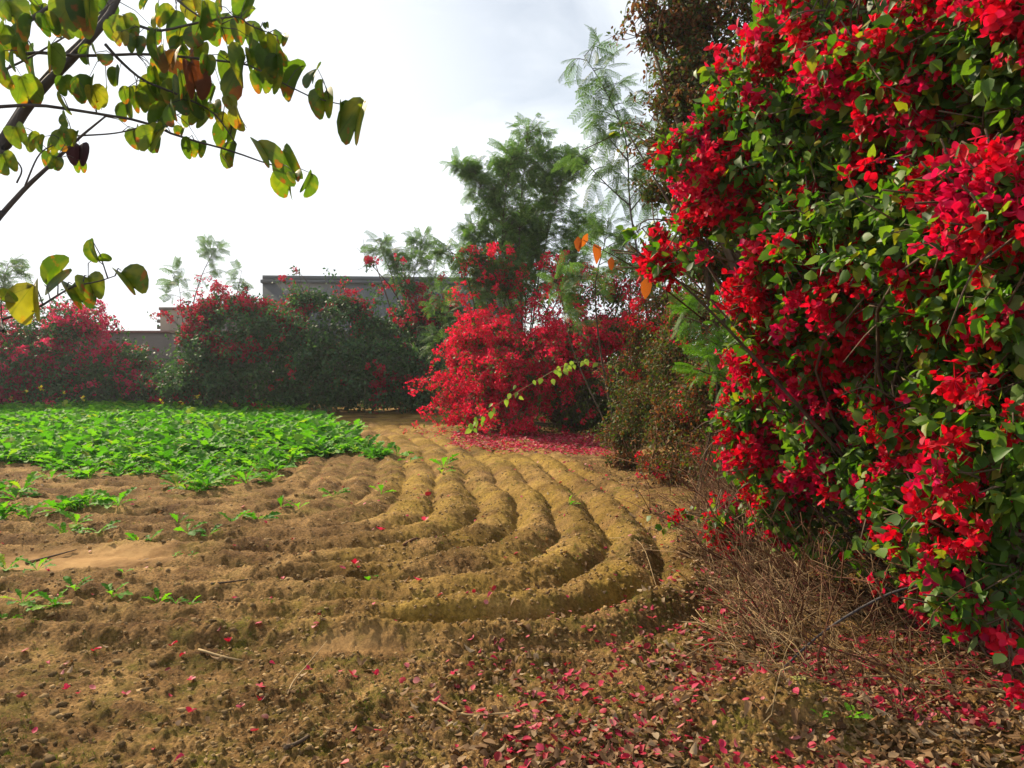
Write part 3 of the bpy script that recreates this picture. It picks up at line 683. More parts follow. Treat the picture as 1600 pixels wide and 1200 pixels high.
# ------------------------------------------------------------------ feathery trees
def feathery(name, label, base, stems, fr, mat=None, fsz=1.0, keep=300, rad=.03, protos=None, group=None, droop=.5, bark=None, dens=1.5):
    """stems: list of (control points, fronds, spread): fronds grow along and around the upper part of each stem"""
    t = thing(name, label, 'tree', base, group); p0 = np.array(base)
    Pp, Aa, Nn, Ss = [], [], [], []
    for si, (ctrl, nf, spread, start) in enumerate(stems):
        c = curve_pts(ctrl, 16); r = np.linspace(rad * (1 if si == 0 else .6), .004, 16)
        V, F = tube(c, r, 6); obj('trunk' if si == 0 else 'branch', raw_mesh('trunk', V - p0, F, bark or M_bark, True), t)
        tw = []
        nf = int(nf * dens); nb = max(1, nf // 5)
        for b in range(nb):
            u = start + (1 - start) * (b + rng.random()) / nb; k = u * 15; i0 = min(int(k), 14); q = c[i0] + (c[i0 + 1] - c[i0]) * (k - i0)
            d = norm(randdir(1)[0] * (1, 1, .35) + np.array((0, 0, .45))); ln = spread * (1.15 - .6 * u) * rng.uniform(.5, 1.1)
            e = q + d * ln; mid = (q + e) / 2 + np.array((0, 0, .06 * ln))
            tw.append(tube([q, mid, e], np.array((.006, .005, .002)) * (1 + rad * 10), 4))
            for f in range(5):
                s = rng.uniform(.25, 1); pt = q + (e - q) * s + np.array((0, 0, .05 * ln * s))
                ax = norm(d * .7 + randdir(1)[0] * .8 + np.array((0, 0, -droop * .4 + .1)))
                Pp.append(pt); Aa.append(ax); Nn.append(norm(np.array((0, 0, 1.)) + .5 * rng.normal(size=3))); Ss.append(fsz * rng.uniform(.7, 1.2))
        V, F = join(tw); obj('twigs', raw_mesh('twigs', V - p0, F, bark or M_bark), t, kind='stuff')
    scatter(t, 'frond', protos or FRONDLO, np.array(Pp), frames(np.array(Aa), np.array(Nn)), np.array(Ss), mat or M_frond, keep, 'fronds', False)
    return t

def st(base, pts, d, nf, sp, start=.35):
    return ([base] + [P(x, y, d + (z[0] if z else 0)) for x, y, *z in pts], nf, sp, start)
b = np.array((.3, 19.5, .1))
feathery('feathery_tree', 'dense multi-stemmed feathery green tree behind the red bush in the middle', b, [
    st(b, [(815, 500), (812, 350), (825, 200)], 19.5, 190, .9, .4), st(b, [(790, 480), (775, 370), (750, 290), (722, 265)], 19.3, 110, .7, .5),
    st(b, [(835, 480), (855, 370), (880, 280), (900, 250)], 19.6, 130, .8, .45), st(b, [(800, 500), (785, 400), (790, 300), (800, 240)], 19.1, 150, .8, .4),
    st(b, [(830, 500), (840, 400), (850, 320), (845, 240)], 19.8, 150, .8, .4), st(b, [(850, 520), (880, 450), (905, 390), (915, 340)], 19.6, 110, .7, .45),
    st(b, [(790, 520), (760, 450), (745, 400), (740, 350)], 19.2, 90, .7, .45), st(b, [(820, 520), (822, 420), (815, 340)], 20, 150, .9, .4)], 1, M_fr2, .85, 300, .035, dens=3.4)
b = np.array((1.9, 12.6, .1))
def sap(base, pts, d): return curve_pts([base] + [P(x, y, d) for x, y in pts], 14)
b = np.array((2.25, 12.3, .1))
feathery('feathery_sapling', 'tall slender sapling with sparse drooping fronds leaning left beside the brown tree', b, [
    st(b, [(1010, 480), (985, 330), (978, 220), (945, 140), (912, 86)], 12.3, 80, .55, .42),
    st(P(983, 320, 12.3), [(960, 300), (930, 270), (905, 240)], 12.3, 20, .34, .3), st(P(978, 230, 12.3), [(1010, 200), (1030, 160), (1045, 110)], 12.4, 22, .36, .4),
    st(P(985, 330, 12.3), [(1010, 300), (1030, 290)], 12.4, 16, .34, .3), st(P(980, 250, 12.3), [(950, 215), (925, 195)], 12.2, 18, .3, .3)], 1, M_frond, 1.15, 300, .022, FROND, None, .9, M_barkgrey)
b = np.array((1.7, 12.6, .1))
feathery('feathery_sapling', 'leafy feathery sapling filling the gap between the middle tree and the slender one', b, [
    st(b, [(940, 560), (930, 450), (945, 380), (950, 345)], 13, 60, .5, .45), st(b, [(980, 560), (985, 450), (990, 400), (1000, 350)], 12.6, 50, .5, .5), st(b, [(900, 560), (880, 480), (870, 430)], 13.4, 40, .4, .5)], 1, M_frond, .95, 300, .02, FROND)
b = np.array((-.9, 18.8, .1))
feathery('feathery_sapling', 'pale feathery sapling arching at the left foot of the middle tree', b, [
    st(b, [(745, 520), (735, 450), (715, 400), (698, 400)], 18.8, 60, .6, .4), st(b, [(760, 520), (770, 450), (745, 400)], 18.8, 60, .6, .4), st(b, [(780, 520), (790, 450), (785, 420)], 18.6, 60, .7, .3), st(b, [(700, 560), (690, 500), (685, 460)], 19.4, 50, .6, .3)], 1, M_frond, 1.1, 300, .025)
b = np.array((-3.2, 24.2, .1))
feathery('feathery_sapling', 'pair of upright feathery stems standing above the hedge before the grey wall', b, [
    st(b, [(630, 520), (615, 440), (600, 400), (594, 382)], 24.2, 50, .55, .55), st(b, [(640, 520), (645, 440), (655, 400), (662, 375)], 24.2, 60, .6, .55), st(b, [(650, 520), (670, 450), (680, 410)], 24.2, 30, .5, .5), st(b, [(635, 520), (625, 430), (620, 415)], 24.2, 40, .6, .5)], 1, M_frond, 1.15, 300, .03)
b = np.array((-9.6, 24.4, .1))
feathery('feathery_sapling', 'thin feathery sapling above the hedge in front of the low brown building', b, [
    st(b, [(300, 500), (312, 440), (330, 400), (340, 388)], 24.4, 36, .5, .5), st(b, [(285, 500), (280, 450), (268, 430)], 24.4, 24, .5, .5), st(b, [(360, 500), (372, 450), (378, 422)], 24.4, 18, .25, .5)], 1, M_frond, 1.1, 300, .025)
b = np.array((-18.5, 29, .1))
feathery('feathery_tree', 'pale distant feathery tree at the far left edge above the purple mound', b, [
    st(b, [(0, 500), (5, 450), (12, 412)], 29, 110, 1.0, .3), st(b, [(-30, 500), (-40, 450), (-40, 420)], 29, 80, 1.0, .3)], 1, M_frond, 1.3, 300, .05)
b = np.array((1.9, 8.3, .1))
feathery('feathery_sapling', 'bright green feathery branches at the left edge of the big bougainvillea', b, [
    st(b, [(1120, 620), (1105, 520), (1075, 450)], 7.8, 34, .4, .35), st(b, [(1140, 600), (1130, 540), (1090, 500)], 7.4, 26, .35, .4), st(b, [(1150, 620), (1120, 590), (1095, 580)], 7.2, 22, .3, .4)], 1, M_frondbr, .7, 300, .012, FROND, None, .9)
b = np.array((2.1, 5.9, .1))
feathery('feathery_sapling', 'low feathery seedling growing under the big bougainvillea', b, [
    st(b, [(1250, 780), (1240, 720), (1260, 680)], 5.6, 18, .22, .2), st(b, [(1290, 800), (1300, 780)], 5.4, 12, .2, .1)], 1, M_frondbr, .45, 300, .006, FROND, None, .7)

# ------------------------------------------------------------------ orchid tree at the left (coordinates measured on a 2.308x enlargement)
K_ = 2.308
def bau(fold, curl=0.15):
    half = [(0.0, .0), (.16, -.07), (.34, -.04), (.47, .12), (.53, .34), (.52, .56), (.45, .78), (.34, .95), (.22, 1.02), (.11, .97), (.05, .85), (0.0, .70)]
    V = []; F = []
    mid = [(0, .0), (0, .2), (0, .45), (0, .70)]
    def z(x, y): return abs(x) * fold + curl * (x * x * 1.6) - .22 * curl * 4 * (y - .5) ** 2
    def pt(x, y):
        a = math.atan(fold); xs = x * math.cos(a); return (xs, y, z(xs, y))
    for m_ in mid: V.append(pt(*m_))
    for s in (-1, 1):
        base = len(V)
        for x, y in half[1:-1]: V.append(pt(s * x, y))
        inner = len(V)
        for x, y in half[1:-1]: V.append(pt(s * x * .5, .35 + (y - .35) * .6))
        n_ = len(half) - 2
        for k in range(n_ - 1):
            q = (base + k, base + k + 1, inner + k + 1, inner + k)
            F += [(q[0], q[1], q[2]), (q[0], q[2], q[3])]
        F += [(0, base, inner), (3, inner + n_ - 1, base + n_ - 1)]
        ring = [inner + k for k in range(n_)]
        mm_ = [0, 0, 1, 1, 1, 2, 2, 2, 3, 3]
        for k in range(n_ - 1):
            F.append((ring[k], ring[k + 1], mm_[k]))
            if mm_[k + 1] != mm_[k]: F.append((ring[k + 1], mm_[k + 1], mm_[k]))
    return np.array(V, float), np.array(F)
BAU = {'o': bau(.12, .25), 'h': bau(.6, .3), 'f': bau(1.7, .1)}
bl = """40,40,110 60,150,100 110,110,90 115,15,60 20,240,110 45,290,80 10,200,70 175,90,80 120,230,120 185,215,90,f 225,100,80 280,50,150 330,40,140 250,20,110
95,330,90 235,375,80 240,430,45 70,495,80 25,590,80 135,520,70,f 155,520,60 185,530,50 230,500,70 265,500,50 185,580,60 200,590,50 285,560,85,d 290,600,40
355,210,85 320,200,70 455,100,100 480,130,70 440,140,60 490,160,70 428,285,85,f 240,310,70 320,325,90 375,365,90,f 345,350,70 290,320,60
565,60,80 610,70,90 635,120,90 640,160,60 555,130,50 520,15,40 565,170,110 620,215,100,b 600,240,90 660,195,50 675,250,110,b 700,290,110,b 730,310,60 560,290,80 530,290,50
600,330,110 650,350,110 560,350,90 520,350,80 465,345,50 455,400,80 500,370,80 600,390,80 580,420,80 620,410,80 690,430,70 715,430,65 680,370,80 730,380,90 760,340,80 770,400,80
700,20,80 725,70,130 740,140,120 720,200,80 745,235,60 795,110,110,o 790,50,60 800,15,50 880,20,80 905,50,50 885,120,110,o 895,180,90 930,140,60 1015,145,70 985,200,130,o
1020,260,90 985,300,80 945,300,90 875,270,150,h 835,270,140,f 805,350,70 830,370,50 870,425,75,h 960,92,25 1070,300,140,h 1130,275,95,o 1165,320,60 1170,380,110,h 1230,430,100,f 1285,440,140,o
500,500,80,h 480,500,60 550,510,110,h 580,505,110 652,475,45 690,535,75,f 715,540,70 820,480,100 845,565,90,f 815,585,60,f 800,440,60 960,555,110,L 1045,600,110,L 1040,665,90,h 1110,665,95,o 1065,640,50
60,60,80 90,180,90 150,60,80 210,60,70 300,90,80 380,30,80 420,110,70 20,30,90 5,120,80 50,220,70 590,200,80 660,310,90 750,90,60 860,60,60 910,220,70 960,250,80 1000,240,70"""
sprayl = "345,905,85,A 380,943,55,B 205,990,135,C 215,980,50,D 120,1095,130,h 35,1087,85,B 285,1070,130,E 330,1040,95,h 470,1020,115,E"
tb = np.array((-2.7, 3.0, .05))
bt = thing('orchid_tree', 'orchid tree branches with large cleft yellow-green leaves hanging in from the top left', 'tree', tb)
def cp(cx, cy, d): return P(cx / K_, cy / K_, d)
leafmesh = {k: raw_mesh('leaf', V, F, M_bau, True) for k, (V, F) in BAU.items()}
M_bauburn = leaf_mat('scorched_leaf', [(0, (.1, .03, .012)), (1, (.28, .15, .02))], .5, (1.6, 1.3, .6), .6, .2, 3)
burn = raw_mesh('leaf', *BAU['o'], M_bauburn, True)
M_darkleaf = leaf_mat('purple_dry_leaf', [(0, (.03, .01, .02)), (1, (.05, .02, .03))], .2, None, .6, .2)
darkm = raw_mesh('leaf', *BAU['h'], M_darkleaf, True)
lowm = raw_mesh('leaf', *BAU['o'], M_bau, True)
attach = []
def put_leaf(cx, cy, ln, kd, d):
    L_ = ln / K_ / 1250 * d * rng.uniform(.92, 1.18)
    dirs = {'L': (.45, -.1, -.85), 'A': (.25, .2, -1), 'B': (.95, -.2, -.05), 'C': (.9, -.25, .35), 'D': (.5, -.6, .5), 'E': (.6, -.3, -.75)}
    if kd in dirs: ax = np.array(dirs[kd]) + .05 * rng.normal(size=3)
    else: ax = np.array((rng.normal(.05, .28), rng.normal(0, .3), -1))
    ax = norm(ax)
    key = kd if kd in 'ohf' and kd else {'L': 'o', 'C': 'o', 'E': 'h', 'A': 'h', 'B': 'f', 'D': 'h'}.get(kd) or random.choice('oohhhf')
    yaw = rng.normal(0, .65)
    nn = np.array((math.sin(yaw), -math.cos(yaw), .35)) if key != 'f' else np.array((rng.uniform(-.8, .8), -.6, .5))
    Rm = frames(ax[None], nn[None])[0]
    c = cp(cx, cy, d); pos = c - ax * L_ * .5
    me_ = burn if kd == 'b' else darkm if kd == 'd' else leafmesh[key]
    o = obj('leaf', me_, bt, pos - tb)
    wv = rng.uniform(.8, 1.12)
    o.matrix_basis = Matrix.Translation(Vector(pos - tb)) @ Matrix([list(Rm[i] * L_ * (wv, 1, 1)) + [0] for i in range(3)] + [[0, 0, 0, 1]])
    attach.append(pos)
for it in bl.split():
    f = it.split(','); put_leaf(float(f[0]), float(f[1]), float(f[2]), f[3] if len(f) > 3 else '', rng.uniform(2.35, 2.75))
nmain = len(attach)
for it in sprayl.split():
    f = it.split(','); put_leaf(float(f[0]), float(f[1]), float(f[2]), f[3], rng.uniform(1.88, 1.95))
fork = np.array((-2.45, 2.9, 1.35))
V, F = tube(curve_pts([tb - (0, 0, .1), tb + (.03, 0, .6), fork], 8), np.linspace(.07, .045, 8), 9)
obj('trunk', raw_mesh('trunk', V - tb, F, M_barkgrey, True), bt)
def branch(pts, d, r0, r1, pre=None, n=18, nm='branch'):
    c = [cp(x, y, d) for x, y in pts]
    if pre is not None: c = [pre] + c
    c = curve_pts(c, n); V, F = tube(c, np.linspace(r0, r1, n), 7)
    obj(nm, raw_mesh(nm, V - tb, F, M_barkgrey, True), bt); return c
bc = []
bc.append(branch([(-40, 640), (0, 560), (60, 440), (150, 320), (280, 190), (390, 60), (440, -40), (520, -160)], 2.62, .024, .008, fork))
bc.append(branch([(-60, 620), (0, 525), (100, 365), (220, 225), (330, 115), (410, -10), (450, -120)], 2.68, .022, .007, fork))
bc.append(branch([(-160, 190), (0, 130), (90, 82), (210, 2), (260, -60)], 2.6, .014, .005, cp(-300, 300, 2.7)))
bc.append(branch([(-40, 830), (0, 780), (90, 680), (165, 610), (240, 540), (300, 485), (380, 420)], 2.55, .011, .003, fork))
bc.append(branch([(-60, 395), (0, 385), (140, 380), (300, 402), (520, 440), (640, 490), (820, 540), (940, 582), (1000, 600)], 2.55, .007, .0018, cp(-200, 450, 2.7)))
bc.append(branch([(60, 200), (150, 190), (300, 202), (530, 195), (720, 212), (860, 228), (930, 250), (1110, 345), (1260, 382)], 2.55, .006, .0016))
bc.append(branch([(380, 160), (440, 225), (520, 290), (640, 340), (760, 400), (820, 470), (850, 520)], 2.52, .005, .0015))
bc.append(branch([(430, 60), (560, 110), (700, 85), (850, 60), (900, 90), (1000, 130)], 2.5, .005, .0015))
bc.append(branch([(560, -80), (640, 0), (720, 60), (800, 100)], 2.55, .005, .0015))
bc.append(branch([(280, 490), (430, 478), (560, 440), (680, 400)], 2.56, .003, .0012))
bc.append(branch([(60, 660), (78, 610), (40, 560), (0, 540)], 2.55, .003, .0012))
bc.append(branch([(0, 260), (120, 200), (300, 90), (440, -20)], 2.5, .004, .0015))
bc.append(branch([(90, 670), (140, 560), (200, 520), (265, 500)], 2.53, .003, .0012))
allb = np.vstack(bc)
sb = branch([(-60, 1180), (0, 1155), (130, 1112), (200, 1070), (270, 1032), (350, 1016), (415, 995)], 1.9, .0042, .0012, cp(-700, 1000, 2.6))
V, F = tube([cp(318, 1000, 1.9), cp(318, 950, 1.9), cp(330, 940, 1.9)], .0012, 4); obj('twig', raw_mesh('twig', V - tb, F, M_barkgrey), bt)
for k, a_ in enumerate(attach):
    src = allb if k < nmain else sb
    q = src[np.argmin(np.linalg.norm(src - a_, axis=1))]
    if np.linalg.norm(q - a_) > .3: continue
    mid = (q + a_) / 2 + np.array((0, 0, .012))
    V, F = tube([q, mid, a_], np.array((.0018, .0013, .001)), 4); obj('petiole', raw_mesh('petiole', V - tb, F, M_barkgrey), bt)

# orange dead leaves hanging on a cane
oc = thing('orange_leaved_cane', 'thin cane with curled orange dead leaves hanging beside the pink flower head', 'branch', P(1100, 500, 5.5))
p0 = np.array(oc.location)
c = curve_pts([P(1100, 500, 5.5), P(1010, 430, 5.2), P(950, 395, 5.1), P(905, 372, 5.1)], 12)
V, F = tube(c, np.linspace(.006, .002, 12), 5); obj('cane', raw_mesh('cane', V - p0, F, M_bark), oc)
OL = raw_mesh('leaf', *CURL[0], M_orange, True); OL2 = raw_mesh('leaf', *CURL[3], M_orange, True)
for px, py, ln, d in ((903, 385, 30, 5.1), (918, 382, 34, 5.1), (928, 400, 36, 5.1), (955, 415, 26, 5.2), (1010, 455, 42, 5.2)):
    pos = P(px, py - ln / 2, d); ax = norm(np.array((rng.normal(0, .25), -.1, -1)))
    Rm = frames(ax[None], np.array((rng.normal(0, .5), -1, .2))[None])[0]; s = ln / 1250 * d
    o = obj('leaf', random.choice((OL, OL2)), oc)
    o.matrix_basis = Matrix.Translation(Vector(pos - p0)) @ Matrix([list(Rm[i] * s * .78) + [0] for i in range(3)] + [[0, 0, 0, 1]])

# ------------------------------------------------------------------ crop
def crop_leaf(w=.3, lobes=True):
    """lobed mustard leaf: narrow stalk, ragged rounded blade"""
    o = [(0, .02), (.3, .025), (.38, .10), (.44, .05), (.5, .16), (.55, .08), (.63, .24), (.7, .15), (.78, .26), (.85, .17), (.92, .19), (1, .03)]
    V, F = blade([(y, h * w / .26) for y, h in o], .45, .5)
    V[:, 2] += .05 * np.sin(V[:, 1] * 31 + V[:, 0] * 17) * (V[:, 1] > .4) * np.abs(V[:, 0]) * 6
    return V, F
CL = [crop_leaf(.23), crop_leaf(.18)]
def crop_plant(n, spread=.6):
    ps = []
    for k in range(n):
        a = k * 2.4 + rng.uniform(-.4, .4); el = rng.uniform(.5, 1.25)
        ax = np.array((math.cos(a) * math.cos(el), math.sin(a) * math.cos(el), math.sin(el)))
        nn = np.array((-math.cos(a) * .6, -math.sin(a) * .6, 1)) + .35 * rng.normal(size=3)
        ps.append(xf(CL[k % 2], frames(ax[None], nn[None])[0], np.zeros(3), rng.uniform(.6, 1)))
    return join(ps)
CROP = [crop_plant(n) for n in (8, 9, 10, 10)]
n = 11500
yy = rng.uniform(9.0, 24, n); xx = rng.uniform(-20, -1.6, n)
pxx, pyy, _ = toppx(np.stack([xx, yy, 0 * xx], -1))
edge = -2.1 - .42 * np.maximum(yy - 12.8, 0) + .5 * fbm(np.stack([yy, 0 * yy, 0 * yy], -1) * 1.3, 2, 3)
front = np.where(xx < -4.2, 10.0, 8.9 + .6 * np.abs(xx + 3.2)) + .7 * fbm(np.stack([xx, 0 * xx, 0 * xx], -1) * 1.2, 3, 5)
front = np.maximum(front, np.where(xx > -2.9, 9.6, 0))
dens = fbm(np.stack([xx, yy, 0 * xx], -1) * .8, 3, 77)
m = (xx < edge) & (yy > front) & (dens > -.42 + .62 * sstep(14, 9.8, yy) + .35 * sstep(-4, -2.2, xx)) & (rng.random(n) < 1 - .65 * sstep(13, 9.8, yy)) & (xx > -.72 * yy - 1)
xx, yy = xx[m], yy[m]; n = len(xx)
h = .40 * rng.uniform(.6, 1.25, n) * (.62 + .38 * sstep(9.5, 14, yy)) * (.75 + .25 * sstep(-2, -3.5, xx))
th = rng.uniform(0, 6.28, n)
rot = frames(np.stack([np.cos(th), np.sin(th), 0 * th], -1), np.tile((0, 0, 1.), (n, 1)) + rng.normal(0, .15, (n, 3)))
V, F = instance_mesh(CROP, np.stack([xx, yy, gz(xx, yy) - .01], -1), rot, h, rng.integers(0, 4, n))
cr_ = obj('mustard_crop', raw_mesh('mustard_crop', V, F, M_crop, True), kind='stuff', label='dense bright green leafy mustard crop covering the left of the field', category='crop')

# sparse plants that stand alone on the bare soil
CP = [raw_mesh('leafy_plant', V, F, M_crop, True) for V, F in CROP]
leafm = [raw_mesh('leaf', *CL[0], M_crop, True), raw_mesh('leaf', *CL[1], M_crop, True)]
plants = [(135, 800, 60, 'largest light green seedling clump on the bare soil below the crop'), (40, 815, 45, 'bushy seedling left of the largest clump at the left edge'),
 (10, 775, 45, 'leafy seedling cut by the left edge just below the crop'), (115, 830, 34, 'small seedling touching the lower left of the largest clump'), (150, 840, 30, 'small seedling at the lower right foot of the largest clump'),
 (210, 850, 28, 'seedling right of the largest clump beside the washed sand'), (230, 853, 22, 'tiny seedling in a pair just above the washed sand'), (275, 825, 24, 'slim seedling on a furrow between the largest clump and the row of three'),
 (290, 850, 26, 'left seedling of the row of three on the dark furrow'), (322, 852, 22, 'right seedling of the row of three on the dark furrow'), (360, 822, 32, 'upright two-leaved seedling in the middle of the dark furrows'),
 (398, 820, 18, 'thin little seedling right of the upright two-leaved one'), (437, 800, 24, 'low seedling under the front edge of the crop at the furrow'), (465, 803, 22, 'low seedling just right of its twin under the crop edge'),
 (520, 780, 26, 'seedling between the crop tip and the bare furrows'), (595, 780, 20, 'lonely pale seedling right of the crop tip'), (400, 840, 0, ''), (5, 895, 34, 'yellow-green seedling at the left edge by the washed sand'),
 (188, 910, 15, 'tiny sprout below the pale sand patch'), (270, 880, 14, 'very small sprout at the right end of the sand patch'), (297, 882, 13, 'smallest sprout near the sand patch end'), (112, 945, 28, 'upright seedling in the lower left group left of the wide one'),
 (170, 950, 40, 'wide seedling in the middle of the lower left group'), (62, 972, 36, 'spreading seedling lowest of all at the lower left'), (243, 950, 26, 'seedling right of the wide one in the lower left group'),
 (270, 958, 20, 'short seedling second from right in the lower left group'), (292, 955, 22, 'rightmost seedling of the lower left group'), (2, 980, 22, 'seedling half cut off by the lower left edge'), (575, 918, 22, 'dark green low weed on the inner furrow bend'),
 (620, 712, 26, 'bright weed between the crop tip and the first long ridge'), (640, 722, 20, 'bright weed trailing behind on the first long ridge'), (692, 735, 30, 'tall bright weed in the groove of the second ridge'), (690, 745, 20, 'short bright weed at the foot of the tall one in the groove'),
 (890, 805, 16, 'small weed growing in a groove among the right ridges'), (800, 990, 26, 'green weed at the near edge of the deep trench'), (1310, 870, 20, 'small green weed in the dry brush'), (1340, 1155, 26, 'green sprout at the right side of the soil mound'), (1290, 1160, 20, 'low green sprout on the front of the soil mound')]
for px, py, hp, lab in plants:
    if not lab: continue
    x, y = G(px, py + 6); z = gz(x, y)[0]; H = hp / 1250 * y * 1.15
    t = thing('seedling', lab, 'seedling', (x, y, z - .004), 'seedlings standing alone on the bare soil')
    nl = 8 if hp > 40 else 6 if hp > 24 else 4
    clumps = 7 if hp > 50 else 4 if hp > 40 else 2 if hp > 30 else 1
    H = min(H, 36 / 1250 * y)
    for c_ in range(clumps):
        ox, oy = (0, 0) if c_ == 0 else rng.normal(0, .17, 2)
        for k in range(nl):
            a_ = k * 2.4 + rng.uniform(-.5, .5); el = rng.uniform(.45, 1.3)
            ax = np.array((math.cos(a_) * math.cos(el), math.sin(a_) * math.cos(el), math.sin(el)))
            Rm = frames(ax[None], (np.array((-math.cos(a_) * .5, -math.sin(a_) * .5, 1)) + .35 * rng.normal(size=3))[None])[0] * H * rng.uniform(.7, 1.05)
            o = obj('leaf', leafm[k % 2], t); dz = gz(x + ox, y + oy)[0] - z
            o.matrix_basis = Matrix.Translation(Vector((ox, oy, dz))) @ Matrix([list(Rm[i]) + [0] for i in range(3)] + [[0, 0, 0, 1]])

# flowering stalks at the back of the crop
petal = [blade([(0, .1), (.5, .4), (1, .2)], .1, .2)]
fl = [(40, 612, 'flowering stalk at the far left back of the crop'), (66, 606, 'tallest yellow flowering stalk second from left behind the crop'), (130, 622, 'flowering stalk behind the crop under the purple mound'), (100, 612, 'leafy flower stalk between the two left yellow ones'),
      (253, 628, 'yellow flowering stalk under the gap in the hedges'), (285, 630, 'yellow flowering stalk just right of the gap in the hedges'), (308, 620, 'slightly taller yellow stalk before the crimson sprays'), (345, 627, 'rightmost yellow flowering stalk at the back of the crop'), (18, 625, 'short flowering stalk at the left picture edge')]
pm = raw_mesh('petal', *join([xf(petal[0], frames(np.array([[math.cos(a), math.sin(a), .3]]), np.array([[0, 0, 1.]]))[0], np.zeros(3), .038) for a in (0, 1.57, 3.14, 4.71)]), M_yellow)
M_stalk = solid_mat('green_stalk', (.05, .14, .02), (.09, .2, .03), 9, .6, .1)
for px, py, lab in fl:
    d = 21.0; top = P(px, py, d); z = gz(top[0], d)[0]
    t = thing('flowering_mustard', lab, 'flower', (top[0], d, z), 'yellow flowering stalks at the back of the crop'); p0 = np.array(t.location)
    V, F = tube(curve_pts([p0, (p0 + top) / 2 + rng.normal(0, .02, 3), top], 6), .006, 4); obj('stalk', raw_mesh('stalk', V - p0, F, M_stalk), t)
    for k in range(6):
        q = top + rng.normal(0, .035, 3); o = obj('flower', pm, t, q - p0); o.rotation_euler = (rng.uniform(0, 1.4), 0, rng.uniform(0, 6))
    for k in range(5):
        o = obj('leaf', leafm[k % 2], t, (0, 0, rng.uniform(.1, .8) * (top[2] - z))); o.scale = (.12, .16, .14); o.rotation_euler = (rng.uniform(.2, .9), 0, rng.uniform(0, 6.28))

# ------------------------------------------------------------------ litter of dry leaves and fallen bracts
def lit_points(n, fn, y0=2.7, y1=20):
    yy = np.exp(rng.uniform(math.log(y0), math.log(y1), n)); xx = yy * rng.uniform(-.68, .68, n)
    m = rng.random(n) < fn(xx, yy); return xx[m], yy[m]
def d_leaf(x, y):
    c = fbm(np.stack([x, y, 0 * x], -1) * 2.2, 3, 201)
    a = sstep(-.9, .9, x + .25 * (4 - y)) * (1 - sstep(4.3, 5.4, y)) + sstep(.9, 1.6, x) * (1 - sstep(9, 13, y))
    gxm, gym = G(1230, 1130); mound = np.exp(-(((x - gxm) / .4) ** 2 + ((y - gym) / .25) ** 2) ** 1.5)
    return np.clip((a * (.55 + 1.1 * c)) * (1 - .93 * mound) + .012, 0, 1)
def d_bract(x, y):
    c = fbm(np.stack([x, y, 0 * x], -1) * 3.1, 3, 301)
    a = sstep(-.7, 1.1, x + .3 * (3.9 - y)) * (1 - sstep(4.7, 5.6, y)) * .85 + sstep(1.0, 1.5, x) * (1 - sstep(6, 11, y)) * .5
    carpet = sstep(-1.1, -.5, x + .33 * (y - 13)) * (1 - sstep(1.8, 2.4, x)) * sstep(13.2, 14.4, y) * (1 - sstep(17, 19, y))
    strip = .30 * np.exp(-((x - 1.35 + .0145 * np.maximum(y - 6, 0) ** 2) / .3) ** 2)
    gxm, gym = G(1230, 1130); mound = np.exp(-(((x - gxm) / .4) ** 2 + ((y - gym) / .25) ** 2) ** 1.5)
    return np.clip((a * (.45 + 1.4 * c) + strip * (.5 + c) + .010) * (1 - .9 * mound) + carpet * 1.0, 0, 1)
lt = thing('leaf_litter', 'scatter of dry leaves and fallen red bracts on the ground under the bougainvilleas', 'leaf litter', (.8, 3.9, 0))
def litter(nm, protos, mat, n, fn, s0, s1, keep, stf):
    x, y = lit_points(n, fn); z, _, _, _ = height(x, y); n = len(x)
    th = rng.uniform(0, 6.28, n)
    ax = np.stack([np.cos(th), np.sin(th), rng.normal(0, .15, n)], -1); nn = np.tile((0, 0, 1.), (n, 1)) + rng.normal(0, .28, (n, 3))
    s = rng.uniform(s0, s1, n) * (1 + .15 * sstep(8, 16, y) * 2)
    scatter(lt, nm, protos, np.stack([x, y, z + .010 + rng.random(n) * .012], -1), frames(ax, nn), s, mat, keep, stf)
litter('dry_leaf', CURL, M_litter, 36000, d_leaf, .022, .062, 300, 'small_dry_leaves')
litter('fallen_bract', BRACT + CURL[:2], M_fallen, 30000, d_bract, .022, .045, 300, 'small_fallen_bracts')

x = rng.uniform(-1.2, 2.0, 5500); y = rng.uniform(12.6, 16.6, 5500)
m = rng.random(5500) < sstep(-.35, .35, (x + .9) + .42 * (y - 14.4) + .5 * fbm(np.stack([x, y, 0 * x], -1) * 1.5, 3, 9)) * sstep(12.7, 14.0, y + .3 * fbm(np.stack([x, y, 0 * x], -1) * 2.5, 2, 19)) * (1 - sstep(1.5, 2., x))
x, y = x[m], y[m]; n = len(x); th = rng.uniform(0, 6.28, n)
V, F = instance_mesh(BRACT, np.stack([x, y, gz(x, y) + .02], -1), frames(np.stack([np.cos(th), np.sin(th), 0 * th], -1), np.tile((0, 0, 1.), (n, 1)) + rng.normal(0, .35, (n, 3))), rng.uniform(.035, .06, n), rng.integers(0, 4, n))
obj('fallen_bract_carpet', raw_mesh('fallen_bract_carpet', V - np.array(lt.location), F, M_fallen), lt, kind='stuff')

